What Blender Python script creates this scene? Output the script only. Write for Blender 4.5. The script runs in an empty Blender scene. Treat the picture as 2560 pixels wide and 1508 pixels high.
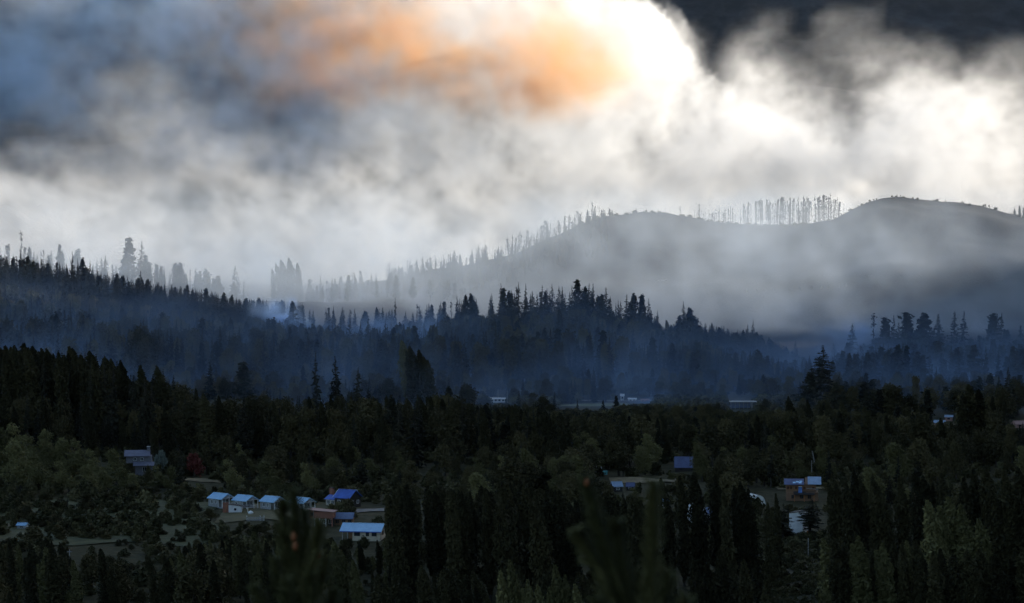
import bpy, math, random, time
import numpy as np
from mathutils import Vector, Matrix

T0 = time.time()
scene = bpy.context.scene
COL = scene.collection

# ------------------------------------------------------------------ camera
CAMZ = 80.0                      # the viewpoint stands 80 m above the valley datum
F = 6022.0                       # focal length in photograph pixels (24 degrees across)
PITCH = math.atan(194.0 / F)     # looking slightly down
cam_d = bpy.data.cameras.new('camera')
cam = bpy.data.objects.new('camera', cam_d)
COL.objects.link(cam)
cam.location = (0, 0, CAMZ)
cam.rotation_euler = (math.pi / 2 - PITCH, 0, 0)
cam_d.sensor_width = 36.0
cam_d.lens = 36.0 * F / 2560.0
cam_d.clip_start = 0.2
cam_d.clip_end = 60000
cam_d.dof.use_dof = True
cam_d.dof.focus_distance = 800
cam_d.dof.aperture_fstop = 9.0
scene.camera = cam

# ------------------------------------------------------------------ light
SUN_AZ, SUN_EL = 50.0, 13.0      # degrees to the right of the view axis, and above the horizon
world = bpy.data.worlds.new('World')
scene.world = world
world.use_nodes = True
wn = world.node_tree
wn.nodes.clear()
sky = wn.nodes.new('ShaderNodeTexSky')
sky.sky_type = 'NISHITA'
sky.sun_disc = False
sky.ozone_density = 1.6
sky.dust_density = 1.2
sky.sun_elevation = math.radians(SUN_EL)
sky.sun_rotation = math.radians(SUN_AZ)
bg = wn.nodes.new('ShaderNodeBackground')
bg.inputs['Strength'].default_value = 0.09
out = wn.nodes.new('ShaderNodeOutputWorld')
wn.links.new(sky.outputs[0], bg.inputs[0])
wn.links.new(bg.outputs[0], out.inputs[0])
sun_d = bpy.data.lights.new('sun', 'SUN')
sun_d.energy = 2.6
sun_d.angle = math.radians(0.5)
sun_d.color = (1.0, 0.925, 0.82)
sun = bpy.data.objects.new('sun', sun_d)
COL.objects.link(sun)
_a, _e = math.radians(SUN_AZ), math.radians(SUN_EL)
SUNDIR = Vector((math.sin(_a) * math.cos(_e), math.cos(_a) * math.cos(_e), math.sin(_e)))
sun.rotation_euler = SUNDIR.to_track_quat('Z', 'Y').to_euler()
sun.location = SUNDIR * 3000

scene.view_settings.view_transform = 'Standard'
scene.view_settings.look = 'None'
scene.view_settings.gamma = 1.0
scene.view_settings.exposure = 1.35
scene.view_settings.use_curve_mapping = False
cy = scene.cycles
cy.volume_bounces = 8
cy.max_bounces = 8
cy.diffuse_bounces = 2
cy.glossy_bounces = 2
cy.transparent_max_bounces = 8
cy.volume_step_rate = 1.6
cy.volume_max_steps = 256
cy.use_denoising = True
cy.use_adaptive_sampling = True
cy.adaptive_threshold = 0.04
cy.sample_clamp_indirect = 4.0

# ------------------------------------------------------------------ helpers
rng = random.Random(7)
nrs = np.random.RandomState(11)
_cp, _sp = math.cos(PITCH), math.sin(PITCH)


def slope_of(py):
    """rise per metre of distance along +Y for a photograph row"""
    v = (754.0 - py) / F
    return (v * _cp - _sp) / (_cp + v * _sp)


def at(px, py, D):
    """world point seen at photograph pixel (px, py), D metres ahead"""
    v = (754.0 - py) / F
    k = D / (_cp + v * _sp)
    return Vector(((px - 1280.0) / F * k, D, CAMZ + slope_of(py) * D))


def xat(px, D):
    return (px - 1280.0) / F * D * 1.0005


def project(x, y, z):
    """photograph pixel of world points (arrays allowed)"""
    zz = z - CAMZ
    dep = y * _cp - zz * _sp
    up = y * _sp + zz * _cp
    return 1280 + F * x / dep, 754 - F * up / dep


def smooth(e0, e1, x):
    t = np.clip((x - e0) / (e1 - e0), 0, 1)
    return t * t * (3 - 2 * t)


def tag(o, label=None, cat=None, group=None, kind=None):
    if label: o['label'] = label
    if cat: o['category'] = cat
    if group: o['group'] = group
    if kind: o['kind'] = kind
    return o


# ------------------------------------------------------------------ terrain
# ground rows (photograph y of the bare ground) at a few distances and columns
TPX = np.array([-1200, -300, 0, 320, 640, 960, 1200, 1450, 1600, 1760, 1920, 2080, 2240, 2560, 2900, 3800], float)
def _row(v): return np.array(v, float)
_flat = lambda D, h: np.full(16, 0.0) + h
TD = []
TZ = []
def zrow(D, z):
    TD.append(D); TZ.append(np.zeros(16) + np.array(z, float))
def prow(D, ys):
    TD.append(D); TZ.append(np.array([CAMZ + slope_of(y) * D for y in ys]))
zrow(0, 78.2); zrow(12, 76.9); zrow(30, 73); zrow(60, 64); zrow(120, 40); zrow(220, 12); zrow(330, 5); zrow(450, 4); zrow(600, 6)
zrow(800, [16, 14, 12, 8, 5, 4, 4, 4, 4, 4, 4, 4, 4, 4, 5, 8])
zrow(950, [22, 20, 14, 8, 5, 5, 5, 5, 5, 5, 5, 5, 5, 5, 6, 10])
zrow(1040, 5.5)
prow(1180, [800, 850, 880, 900, 925, 940, 935, 940, 950, 955, 958, 960, 955, 958, 940, 900])
prow(1420, [640, 680, 718, 766, 812, 850, 822, 806, 850, 885, 930, 962, 915, 925, 880, 820])
prow(1600, [660, 700, 760, 810, 870, 900, 880, 870, 900, 925, 950, 970, 940, 945, 900, 820])
prow(1850, [560, 620, 672, 712, 752, 760, 800, 820, 830, 840, 850, 850, 840, 830, 800, 740])
prow(2000, [600, 660, 700, 740, 775, 745, 745, 720, 700, 700, 700, 690, 660, 660, 640, 600])
TD.append(2250)
_c = np.array([CAMZ + slope_of(y) * 2250 for y in [640, 690, 720, 740, 750, 700, 650, 548, 530, 540, 556, 546, 498, 553, 600, 560]])
TZ.append(_c)
TD.append(2500); TZ.append(_c - 45)
zrow(2800, 10); zrow(3600, 10)
zrow(4300, 60); zrow(5200, 330); zrow(6500, 900); zrow(8200, 1250); zrow(9500, 700); zrow(14000, 200)
TD = np.array(TD, float); TZ = np.array(TZ)
# fine crest line of the far bare hill, photograph pixels
CREST_X = np.array([900, 1000, 1100, 1200, 1300, 1400, 1450, 1490, 1510, 1560, 1610, 1660, 1710, 1760, 1840, 1920, 2020, 2080, 2110, 2140, 2170, 2200, 2250, 2310, 2380, 2440, 2500, 2560, 2640, 2900])
CREST_Y = np.array([720, 700, 675, 652, 622, 588, 562, 542, 536, 535, 529, 530, 536, 548, 556, 558, 562, 552, 538, 520, 508, 500, 497, 503, 507, 512, 528, 545, 560, 600])


_NT = {}


def vnoise(x, y, s, seed):
    """value noise, vectorised"""
    if seed not in _NT: _NT[seed] = np.random.RandomState(seed).rand(256, 256)
    r = _NT[seed]
    u, v = x / s, y / s
    i, j = np.floor(u).astype(int), np.floor(v).astype(int)
    fu, fv = u - i, v - j
    fu = fu * fu * (3 - 2 * fu); fv = fv * fv * (3 - 2 * fv)
    i0, j0, i1, j1 = i & 255, j & 255, (i + 1) & 255, (j + 1) & 255
    return (r[i0, j0] * (1 - fu) * (1 - fv) + r[i1, j0] * fu * (1 - fv) + r[i0, j1] * (1 - fu) * fv + r[i1, j1] * fu * fv) * 2 - 1


def ground(x, y):
    x = np.asarray(x, float); y = np.asarray(y, float)
    x, y = np.broadcast_arrays(x, y)
    D = np.maximum(y, 250.0)
    px = np.clip(1280 + F * x / D, TPX[0], TPX[-1])
    r = np.clip(np.searchsorted(TD, np.clip(y, 0, TD[-1]), side='right') - 1, 0, len(TD) - 2)
    f = np.clip((y - TD[r]) / (TD[r + 1] - TD[r]), 0, 1)
    f = f * f * (3 - 2 * f) * 0.6 + f * 0.4
    c = np.clip(np.searchsorted(TPX, px, side='right') - 1, 0, len(TPX) - 2)
    g = np.clip((px - TPX[c]) / (TPX[c + 1] - TPX[c]), 0, 1)
    g = g * g * (3 - 2 * g)
    z = (TZ[r, c] * (1 - g) + TZ[r, c + 1] * g) * (1 - f) + (TZ[r + 1, c] * (1 - g) + TZ[r + 1, c + 1] * g) * f
    # crest of the bare hill
    cz = CAMZ + slope_of(np.interp(px, CREST_X, CREST_Y)) * 2250
    w = np.exp(-((y - 2250) / 130.0) ** 2) * smooth(900, 1150, px)
    z = z * (1 - w) + (cz - np.abs(y - 2250) * 0.12) * w
    # added unseen ridge on the right, shaped to keep the low sun off the foreground
    toe = np.clip(0.225 * y + 75, 120, 640)
    rr = x - toe
    zr = 430 * smooth(0, 420, rr) * smooth(-900, -200, y) * (1 - smooth(2130, 2330, y))
    z = z + zr
    # the big mountain drops away on the right so the low sun reaches the smoke
    far = smooth(3700, 5000, y)
    z = z * (1 - far * 0.86 * smooth(1500, 3000, x))
    rough = vnoise(x, y, 37, 1) * 0.8 + vnoise(x, y, 11, 2) * 0.35
    rough += (vnoise(x, y, 13, 6) * 1.0 + vnoise(x, y, 41, 7) * 2.0) * smooth(1950, 2180, y) * (1 - smooth(2400, 2500, y))
    rough += (vnoise(x + .3 * y, y * .4, 60, 8) * 5.0) * smooth(1850, 2000, y) * (1 - smooth(2120, 2220, y))
    rough += (vnoise(x, y, 620, 3) * 90 + vnoise(x, y, 210, 4) * 36 + vnoise(x, y, 70, 5) * 11) * far
    return z + rough * np.clip((y - 10) / 100, 0.05, 1)


def build_terrain():
    ys = np.concatenate([np.linspace(-5000, -800, 8), np.linspace(-600, -40, 12), np.arange(-20, 230, 5.0), np.arange(230, 2700, 9.0),
                         np.arange(2700, 4300, 60.0), np.arange(4300, 9600, 40.0), np.linspace(9700, 13000, 12)])
    us = np.concatenate([np.linspace(-1.1, -0.85, 5), np.linspace(-0.8, -0.3, 16), np.linspace(-0.29, 0.29, 200), np.linspace(0.3, 0.8, 30), np.linspace(0.85, 1.1, 5)])
    W = np.maximum(np.abs(ys), 2500.0) if False else np.maximum(np.abs(ys), 350.0)
    X = us[None, :] * W[:, None]
    Y = np.broadcast_to(ys[:, None], X.shape)
    Z = ground(X, Y)
    n, m = X.shape
    co = np.stack([X, Y, Z], -1).reshape(-1, 3)
    idx = np.arange(n * m).reshape(n, m)
    q = np.stack([idx[:-1, :-1], idx[:-1, 1:], idx[1:, 1:], idx[1:, :-1]], -1).reshape(-1, 4)
    return co, q


def mesh_np(name, co, faces, mats=(), smooth_shade=False, mat_idx=None):
    me = bpy.data.meshes.new(name)
    k = faces.shape[1]
    me.vertices.add(len(co)); me.vertices.foreach_set('co', np.ascontiguousarray(co, dtype=np.float32).ravel())
    me.loops.add(faces.size); me.loops.foreach_set('vertex_index', np.ascontiguousarray(faces, dtype=np.int32).ravel())
    me.polygons.add(len(faces))
    me.polygons.foreach_set('loop_start', np.arange(0, faces.size, k, dtype=np.int32))
    me.polygons.foreach_set('loop_total', np.full(len(faces), k, dtype=np.int32))
    if mat_idx is not None:
        me.polygons.foreach_set('material_index', np.ascontiguousarray(mat_idx, dtype=np.int32))
    if smooth_shade:
        me.polygons.foreach_set('use_smooth', np.ones(len(faces), dtype=bool))
    me.update(calc_edges=True)
    for m_ in mats: me.materials.append(m_)
    return me


# ------------------------------------------------------------------ materials
def new_mat(name):
    m = bpy.data.materials.new(name); m.use_nodes = True
    nt = m.node_tree
    return m, nt, nt.nodes['Principled BSDF'], nt.nodes, nt.links


def solid(name, c1, c2=None, rough=0.8, scale=1.0, metallic=0.0, coords='Object', spec=0.3, stretch=(1, 1, 1), bump=0.0):
    m, nt, b, N, L = new_mat(name)
    b.inputs['Roughness'].default_value = rough
    b.inputs['Metallic'].default_value = metallic
    b.inputs['Specular IOR Level'].default_value = spec
    if c2 is None: c2 = tuple(c * 0.75 for c in c1)
    tc = N.new('ShaderNodeTexCoord'); mp = N.new('ShaderNodeMapping'); nz = N.new('ShaderNodeTexNoise')
    mp.inputs['Scale'].default_value = stretch
    nz.inputs['Scale'].default_value = scale; nz.inputs['Detail'].default_value = 4
    mx = N.new('ShaderNodeMix'); mx.data_type = 'RGBA'
    mx.inputs[6].default_value = (*c1, 1); mx.inputs[7].default_value = (*c2, 1)
    L.new(tc.outputs[coords], mp.inputs[0]); L.new(mp.outputs[0], nz.inputs['Vector'])
    rp = N.new('ShaderNodeMapRange'); rp.inputs[1].default_value = .35; rp.inputs[2].default_value = .65
    L.new(nz.outputs['Fac'], rp.inputs[0]); L.new(rp.outputs[0], mx.inputs[0])
    L.new(mx.outputs[2], b.inputs['Base Color'])
    if bump:
        bp = N.new('ShaderNodeBump'); bp.inputs['Strength'].default_value = bump
        L.new(nz.outputs['Fac'], bp.inputs['Height']); L.new(bp.outputs[0], b.inputs['Normal'])
    return m


def ground_material():
    m, nt, b, N, L = new_mat('ground_grass_and_forest_floor')
    tc = N.new('ShaderNodeTexCoord')
    n1 = N.new('ShaderNodeTexNoise'); n1.inputs['Scale'].default_value = 0.03; n1.inputs['Detail'].default_value = 6
    n2 = N.new('ShaderNodeTexNoise'); n2.inputs['Scale'].default_value = 0.35; n2.inputs['Detail'].default_value = 5
    L.new(tc.outputs['Object'], n1.inputs['Vector']); L.new(tc.outputs['Object'], n2.inputs['Vector'])
    r = N.new('ShaderNodeValToRGB')
    r.color_ramp.elements[0].position = .38; r.color_ramp.elements[0].color = (.028, .027, .013, 1)
    r.color_ramp.elements[1].position = .66; r.color_ramp.elements[1].color = (.070, .055, .028, 1)
    e = r.color_ramp.elements.new(.52); e.color = (.045, .042, .020, 1)
    a = N.new('ShaderNodeMath'); a.operation = 'MULTIPLY_ADD'; a.inputs[1].default_value = .45
    a2 = N.new('ShaderNodeMath'); a2.operation = 'MULTIPLY'; a2.inputs[1].default_value = .55
    L.new(n2.outputs['Fac'], a2.inputs[0]); L.new(n1.outputs['Fac'], a.inputs[0]); L.new(a2.outputs[0], a.inputs[2])
    L.new(a.outputs[0], r.inputs[0])
    # far mountain: bare rock and dark woods, haze blue put into their colour
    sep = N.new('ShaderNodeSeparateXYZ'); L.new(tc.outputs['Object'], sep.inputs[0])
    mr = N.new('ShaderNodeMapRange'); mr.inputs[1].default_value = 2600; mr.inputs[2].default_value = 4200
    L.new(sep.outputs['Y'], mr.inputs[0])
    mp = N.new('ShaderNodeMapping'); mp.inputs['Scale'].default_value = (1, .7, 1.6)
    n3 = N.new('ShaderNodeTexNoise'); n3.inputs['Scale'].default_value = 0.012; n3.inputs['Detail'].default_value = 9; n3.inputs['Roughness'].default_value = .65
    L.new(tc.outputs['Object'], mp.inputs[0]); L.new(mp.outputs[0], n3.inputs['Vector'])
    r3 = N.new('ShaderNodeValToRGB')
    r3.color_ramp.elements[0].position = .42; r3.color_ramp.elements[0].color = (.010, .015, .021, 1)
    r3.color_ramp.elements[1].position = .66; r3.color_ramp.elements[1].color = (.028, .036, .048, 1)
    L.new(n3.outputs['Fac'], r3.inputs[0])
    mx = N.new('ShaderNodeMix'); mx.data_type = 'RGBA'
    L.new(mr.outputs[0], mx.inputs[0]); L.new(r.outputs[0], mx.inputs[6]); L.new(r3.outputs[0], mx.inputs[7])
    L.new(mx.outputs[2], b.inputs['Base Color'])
    sep2 = N.new('ShaderNodeMapRange'); sep2.inputs[1].default_value = 1500; sep2.inputs[2].default_value = 1750
    L.new(sep.outputs['Y'], sep2.inputs[0])
    r4 = N.new('ShaderNodeValToRGB')
    r4.color_ramp.elements[0].position = .4; r4.color_ramp.elements[0].color = (.012, .012, .013, 1)
    r4.color_ramp.elements[1].position = .65; r4.color_ramp.elements[1].color = (.030, .027, .025, 1)
    L.new(n2.outputs['Fac'], r4.inputs[0])
    mb = N.new('ShaderNodeMix'); mb.data_type = 'RGBA'
    L.new(sep2.outputs[0], mb.inputs[0]); L.new(r.outputs[0], mb.inputs[6]); L.new(r4.outputs[0], mb.inputs[7]); L.new(mb.outputs[2], mx.inputs[6])
    b.inputs['Roughness'].default_value = .95; b.inputs['Specular IOR Level'].default_value = .1
    bp = N.new('ShaderNodeBump'); bp.inputs['Strength'].default_value = .5; bp.inputs['Distance'].default_value = 1.0
    L.new(n2.outputs['Fac'], bp.inputs['Height']); L.new(bp.outputs[0], b.inputs['Normal'])
    return m


co, q = build_terrain()
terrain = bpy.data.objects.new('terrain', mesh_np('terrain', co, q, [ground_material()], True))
COL.objects.link(terrain)
tag(terrain, 'dark valley floor rising over wooded hills to a big shaded mountain', kind='structure')

# ------------------------------------------------------------------ smoke
def fbm3(shape, vox, scale, beta, seed, flow=None, stretch=2.6):
    """power-law noise of unit variance on a grid; scale = largest feature in metres"""
    r = np.random.RandomState(seed)
    sh = tuple(shape)
    w = np.fft.rfftn(r.standard_normal(sh).astype(np.float32))
    kx = np.fft.fftfreq(sh[0], vox[0])[:, None, None]; ky = np.fft.fftfreq(sh[1], vox[1])[None, :, None]
    kz = np.fft.rfftfreq(sh[2], vox[2])[None, None, :]
    if flow is not None:         # features drawn out along the drift of the wind
        q_ = (kx * flow[0] + kz * flow[1]) * stretch
        q2 = -kx * flow[1] + kz * flow[0]
        k = np.sqrt(q_ * q_ + q2 * q2 + ky * ky + (1.0 / scale) ** 2)
    else:
        k = np.sqrt(kx * kx + ky * ky + kz * kz + (1.0 / scale) ** 2)
    w *= k ** (-beta / 2.0)
    w[0, 0, 0] = 0
    n = np.fft.irfftn(w, sh, axes=(0, 1, 2)).astype(np.float32)
    return n / n.std()


def volume_grid(name, label, dens, lo, hi, color, aniso, step, density=1.0, absorb=(0, 0, 0)):
    """dens[x,y,z] in optical depth per metre -> a Volume object holding that grid"""
    nx, ny, nz = dens.shape
    src = bpy.data.meshes.new(name + '_samples')
    src.vertices.add(dens.size)
    a = src.attributes.new('smoke_density', 'FLOAT', 'POINT')
    a.data.foreach_set('value', np.ascontiguousarray(dens, dtype=np.float32).ravel())
    so = bpy.data.objects.new(name + '_samples', src)
    g = bpy.data.node_groups.new(name, 'GeometryNodeTree')
    g.interface.new_socket('Geometry', in_out='INPUT', socket_type='NodeSocketGeometry')
    g.interface.new_socket('Geometry', in_out='OUTPUT', socket_type='NodeSocketGeometry')
    N, L = g.nodes.new, g.links.new
    vc = N('GeometryNodeVolumeCube')
    vc.inputs['Min'].default_value = lo; vc.inputs['Max'].default_value = hi
    vc.inputs['Resolution X'].default_value = nx; vc.inputs['Resolution Y'].default_value = ny; vc.inputs['Resolution Z'].default_value = nz
    oi = N('GeometryNodeObjectInfo'); oi.inputs['Object'].default_value = so
    at_ = N('GeometryNodeInputNamedAttribute'); at_.data_type = 'FLOAT'; at_.inputs['Name'].default_value = 'smoke_density'
    sm = N('GeometryNodeSampleIndex'); sm.data_type = 'FLOAT'; sm.domain = 'POINT'; sm.clamp = True
    L(oi.outputs['Geometry'], sm.inputs['Geometry']); L(at_.outputs[0], sm.inputs['Value'])
    pos = N('GeometryNodeInputPosition'); sx = N('ShaderNodeSeparateXYZ'); L(pos.outputs[0], sx.inputs[0])
    def m(op, a, b=None, c=None):
        n = N('ShaderNodeMath'); n.operation = op
        for i, v in enumerate((a, b, c)):
            if v is None: continue
            if isinstance(v, (int, float)): n.inputs[i].default_value = v
            else: L(v, n.inputs[i])
        return n.outputs[0]
    ids = []
    for i, n_ in enumerate((nx, ny, nz)):
        t = m('DIVIDE', m('SUBTRACT', sx.outputs[i], lo[i]), (hi[i] - lo[i]) / (n_ - 1))
        t = m('ROUND', t); t = m('MINIMUM', m('MAXIMUM', t, 0.0), n_ - 1.0)
        ids.append(t)
    def im(op, a, b):
        n = N('FunctionNodeIntegerMath'); n.operation = op
        for i, v in enumerate((a, b)):
            if isinstance(v, int): n.inputs[i].default_value = v
            else: L(v, n.inputs[i])
        return n.outputs[0]
    fi = []
    for t in ids:
        c = N('FunctionNodeFloatToInt'); L(t, c.inputs[0]); fi.append(c.outputs[0])
    idx = im('ADD', im('MULTIPLY', im('ADD', im('MULTIPLY', fi[0], ny), fi[1]), nz), fi[2])
    L(idx, sm.inputs['Index']); L(sm.outputs[0], vc.inputs['Density'])
    mt = bpy.data.materials.new(name); mt.use_nodes = True
    nt = mt.node_tree; nt.nodes.clear()
    pv = nt.nodes.new('ShaderNodeVolumePrincipled'); ou = nt.nodes.new('ShaderNodeOutputMaterial')
    pv.inputs['Color'].default_value = (*color, 1)
    pv.inputs['Absorption Color'].default_value = (*absorb, 1)
    pv.inputs['Density'].default_value = density
    pv.inputs['Anisotropy'].default_value = aniso
    nt.links.new(pv.outputs[0], ou.inputs['Volume'])
    stm = N('GeometryNodeSetMaterial'); stm.inputs['Material'].default_value = mt
    go = N('NodeGroupOutput'); L(vc.outputs[0], stm.inputs[0]); L(stm.outputs[0], go.inputs[0])
    N('NodeGroupInput')
    v = bpy.data.volumes.new(name); v.materials.append(mt)
    v.render.step_size = step
    o = bpy.data.objects.new(name, v); COL.objects.link(o)
    md = o.modifiers.new('grid', 'NODES'); md.node_group = g
    tag(o, label, kind='stuff')
    return o


def grid_axes(lo, hi, vox):
    n = [int(round((hi[i] - lo[i]) / vox[i])) + 1 for i in range(3)]
    ax = [np.linspace(lo[i], hi[i], n[i], dtype=np.float32) for i in range(3)]
    return n, ax


def bank_map(px, py, cols, rows, table):
    """smooth interpolation of a coarse table of smoke thickness"""
    t = np.array(table, np.float32)
    c = np.clip(np.searchsorted(cols, px, side='right') - 1, 0, len(cols) - 2)
    r = np.clip(np.searchsorted(rows, py, side='right') - 1, 0, len(rows) - 2)
    g = np.clip((px - cols[c]) / (cols[c + 1] - cols[c]), 0, 1); f = np.clip((py - rows[r]) / (rows[r + 1] - rows[r]), 0, 1)
    g = g * g * (3 - 2 * g); f = f * f * (3 - 2 * f)
    return (t[r, c] * (1 - g) + t[r, c + 1] * g) * (1 - f) + (t[r + 1, c] * (1 - g) + t[r + 1, c + 1] * g) * f


def box_fade(d, X, Y, Z, lo, hi, e, bottom=False):
    for a_, k in ((X, 0), (Y, 1), (Z, 2)):
        d = d * smooth(hi[k], hi[k] - e[k], a_)
        if k < 2 or bottom: d = d * smooth(lo[k], lo[k] + e[k], a_)
    return d


def main_smoke():
    lo, hi, vox = (-950, 2500, 0), (1000, 3220, 520), (4.2, 15, 4.2)
    n, ax = grid_axes(lo, hi, vox)
    vx = [(hi[i] - lo[i]) / (n[i] - 1) for i in range(3)]
    w1 = fbm3(n, vx, 240, 4.0, 21); w2 = fbm3(n, vx, 240, 4.0, 22)
    f1 = fbm3(n, vx, 110, 3.1, 23); f2 = fbm3(n, vx, 150, 3.2, 24, (.82, -.57))
    f3 = fbm3(n, vx, 45, 2.9, 25)
    # folds run deep along the wind, so their edges stay readable from the valley
    mid = n[1] // 2
    deep = lambda a, q: (a[:, mid:mid + 1, :] * q + a * (1 - q)).astype(np.float32)
    w1, w2, f1, f2, f3 = deep(w1, .3), deep(w2, .3), deep(f1, .15), deep(f2, .15), deep(f3, .15)
    X, Y, Z = np.meshgrid(*ax, indexing='ij')
    px0 = 1280 + F * X / 2900.0; py0 = 560 - F * (Z - CAMZ) / 2900.0
    lf = smooth(1500, 900, px0).astype(np.float32)     # drawn-out wisps on the left, billows on the right
    f1 = f1 * (1 - lf) + f2 * lf
    px = px0 + 40 * w1 + 12 * f1; py = py0 + 34 * w2
    cols = np.array([-700, 0, 160, 320, 480, 640, 800, 960, 1120, 1280, 1440, 1600, 1760, 1920, 2080, 2240, 2400, 2560, 3200], np.float32)
    rows = np.array([-420, 0, 80, 160, 240, 320, 400, 480, 560, 640, 760], np.float32)
    tb = [
        [.2, .2, .1, .1, .1, .3, .6, 1., 1.5, 1.5, 1.5, 1., .0, .0, .0, .0, .0, .0, .0],
        [.4, .5, .3, .2, .2, .3, .9, 2.2, 2.6, 2.4, 2.4, 3., .0, .05, .08, .0, .0, .0, .0],
        [.2, .2, .2, .2, .3, .4, .7, 1.4, 2.0, 2.2, 2.6, 3.8, .0, .14, .16, .0, .0, .0, .0],
        [.1, .05, .1, .3, .35, .3, .4, .9, 1.4, 1.6, 2.2, 3.4, 3.5, .16, .18, .25, .5, .05, .0],
        [.1, .05, .1, .4, .35, .1, .15, .6, 1.1, 1.1, 1.6, 2.6, 3.5, 1.2, .2, 1.2, 1.2, .4, .0],
        [.2, .1, .1, .2, .7, .4, .12, .5, 1.0, 1.1, 1.3, 2.0, 3.0, 2.6, .6, 1.9, 1.7, .9, .0],
        [.6, .5, .2, .2, .4, .9, .5, .7, 1.0, 1.2, 1.4, 1.8, 2.4, 2.8, 2.6, 2.1, 1.6, 1.0, .1],
        [1.2, 1.4, .9, .4, .5, .8, 1.0, 1.0, 1.2, 1.4, 1.5, 2.0, 2.3, 2.5, 2.4, 2.1, 1.6, 1.1, .1],
        [1.6, 1.8, 1.6, 1.1, 1.1, 1.3, 1.5, 1.6, 1.7, 1.8, 2.0, 2.2, 2.3, 2.4, 2.4, 2.2, 1.8, 1.3, .2],
        [1.6, 1.8, 1.8, 1.8, 1.8, 1.8, 2., 2., 2., 2., 2.0, 2.0, 2.2, 2.2, 2.2, 2.2, 2.2, 2.2, .8],
        [1., 1., 1., 1., 1., 1., 1., 1., 1., 1., 1., 1., 1., 1., 1., 1., 1., 1., .5]]
    T = bank_map(px, py, cols, rows, tb)
    T = T * (1 - .5 * smooth(1000, 700, px) * smooth(430, 330, py)) * (1 - .45 * smooth(1700, 1800, px) * smooth(2180, 2080, px) * smooth(300, 240, py))
    # the hard billowing edge of the tall plume on the right, and of the lower bank
    pe = px0 * 1.0 + 10 * w1 + 5 * f3; qe = py0 + 8 * w2 + 8 * np.abs(f1) + 7 * np.abs(f3) - 8
    ed = np.interp(pe, [-800, 1380, 1460, 1520, 1600, 1665, 1715, 1755, 1825, 1905, 1995, 2060, 2110, 2200, 2270, 2330, 2800],
                   [-900, -130, -40, 12, 30, 74, 130, 195, 252, 292, 330, 262, 228, 212, 222, 110, 70])
    s = smooth(-2, 9, qe - ed)
    thin = np.clip(1 - s, 0, 1)
    T = T * s + np.minimum(T, .8) * thin * smooth(1760, 1860, px0)
    mod = .42 + 1.1 * smooth(-1.7, 1.7, f1) + .35 * smooth(-1.2, 1.4, f3) * (1 - lf) + .25 * w1 * lf
    mod = np.clip(mod, 0.02, 3.0)
    yc = 2850 + 90 * w2 - 0.1 * (Z - 80)
    prof = np.exp(-((Y - yc) / 105.0) ** 2) / 186.0
    d = T * mod * prof
    d = np.where(d < 1.5e-4, 0, d)
    d = box_fade(d, X, Y, Z, lo, hi, (90, 90, 60))
    print('main smoke', n, d.size, 'max', d.max(), time.time() - T0)
    volume_grid('smoke', 'white and grey wildfire smoke piled up behind the bare hill', d, lo, hi, (.994, .991, .984), .32, 9.0)


def sun_tinted_smoke():  # orange scattering colour stands in for sunlight filtered through thick smoke
    lo, hi, vox = (-460, 2300, 150), (330, 2760, 500), (6, 12, 6)
    n, ax = grid_axes(lo, hi, vox)
    vx = [(hi[i] - lo[i]) / (n[i] - 1) for i in range(3)]
    w1 = fbm3(n, vx, 160, 4.2, 31); w2 = fbm3(n, vx, 160, 4.2, 32); f1 = fbm3(n, vx, 70, 3.5, 33)
    X, Y, Z = np.meshgrid(*ax, indexing='ij')
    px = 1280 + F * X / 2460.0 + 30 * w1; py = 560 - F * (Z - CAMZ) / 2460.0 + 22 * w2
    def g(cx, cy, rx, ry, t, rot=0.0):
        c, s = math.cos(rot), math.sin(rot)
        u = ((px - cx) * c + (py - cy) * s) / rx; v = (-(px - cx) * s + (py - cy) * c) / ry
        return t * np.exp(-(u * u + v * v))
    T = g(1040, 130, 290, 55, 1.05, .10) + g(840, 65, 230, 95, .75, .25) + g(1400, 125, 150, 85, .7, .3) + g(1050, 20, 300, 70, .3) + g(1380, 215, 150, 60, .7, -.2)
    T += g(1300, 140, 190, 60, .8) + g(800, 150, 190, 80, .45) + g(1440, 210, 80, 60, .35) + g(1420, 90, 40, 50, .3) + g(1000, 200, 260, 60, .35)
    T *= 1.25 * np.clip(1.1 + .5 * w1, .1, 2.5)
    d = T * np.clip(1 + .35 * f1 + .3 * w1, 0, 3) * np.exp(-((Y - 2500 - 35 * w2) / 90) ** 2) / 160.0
    d = np.where(d < 3e-4, 0, d)
    d = box_fade(d, X, Y, Z, lo, hi, (50, 40, 40), True)
    volume_grid('smoke', 'thick smoke tinted orange for sunlight through it, in front of the white plume', d, lo, hi, (.96, .60, .32), .35, 12.0)


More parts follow.
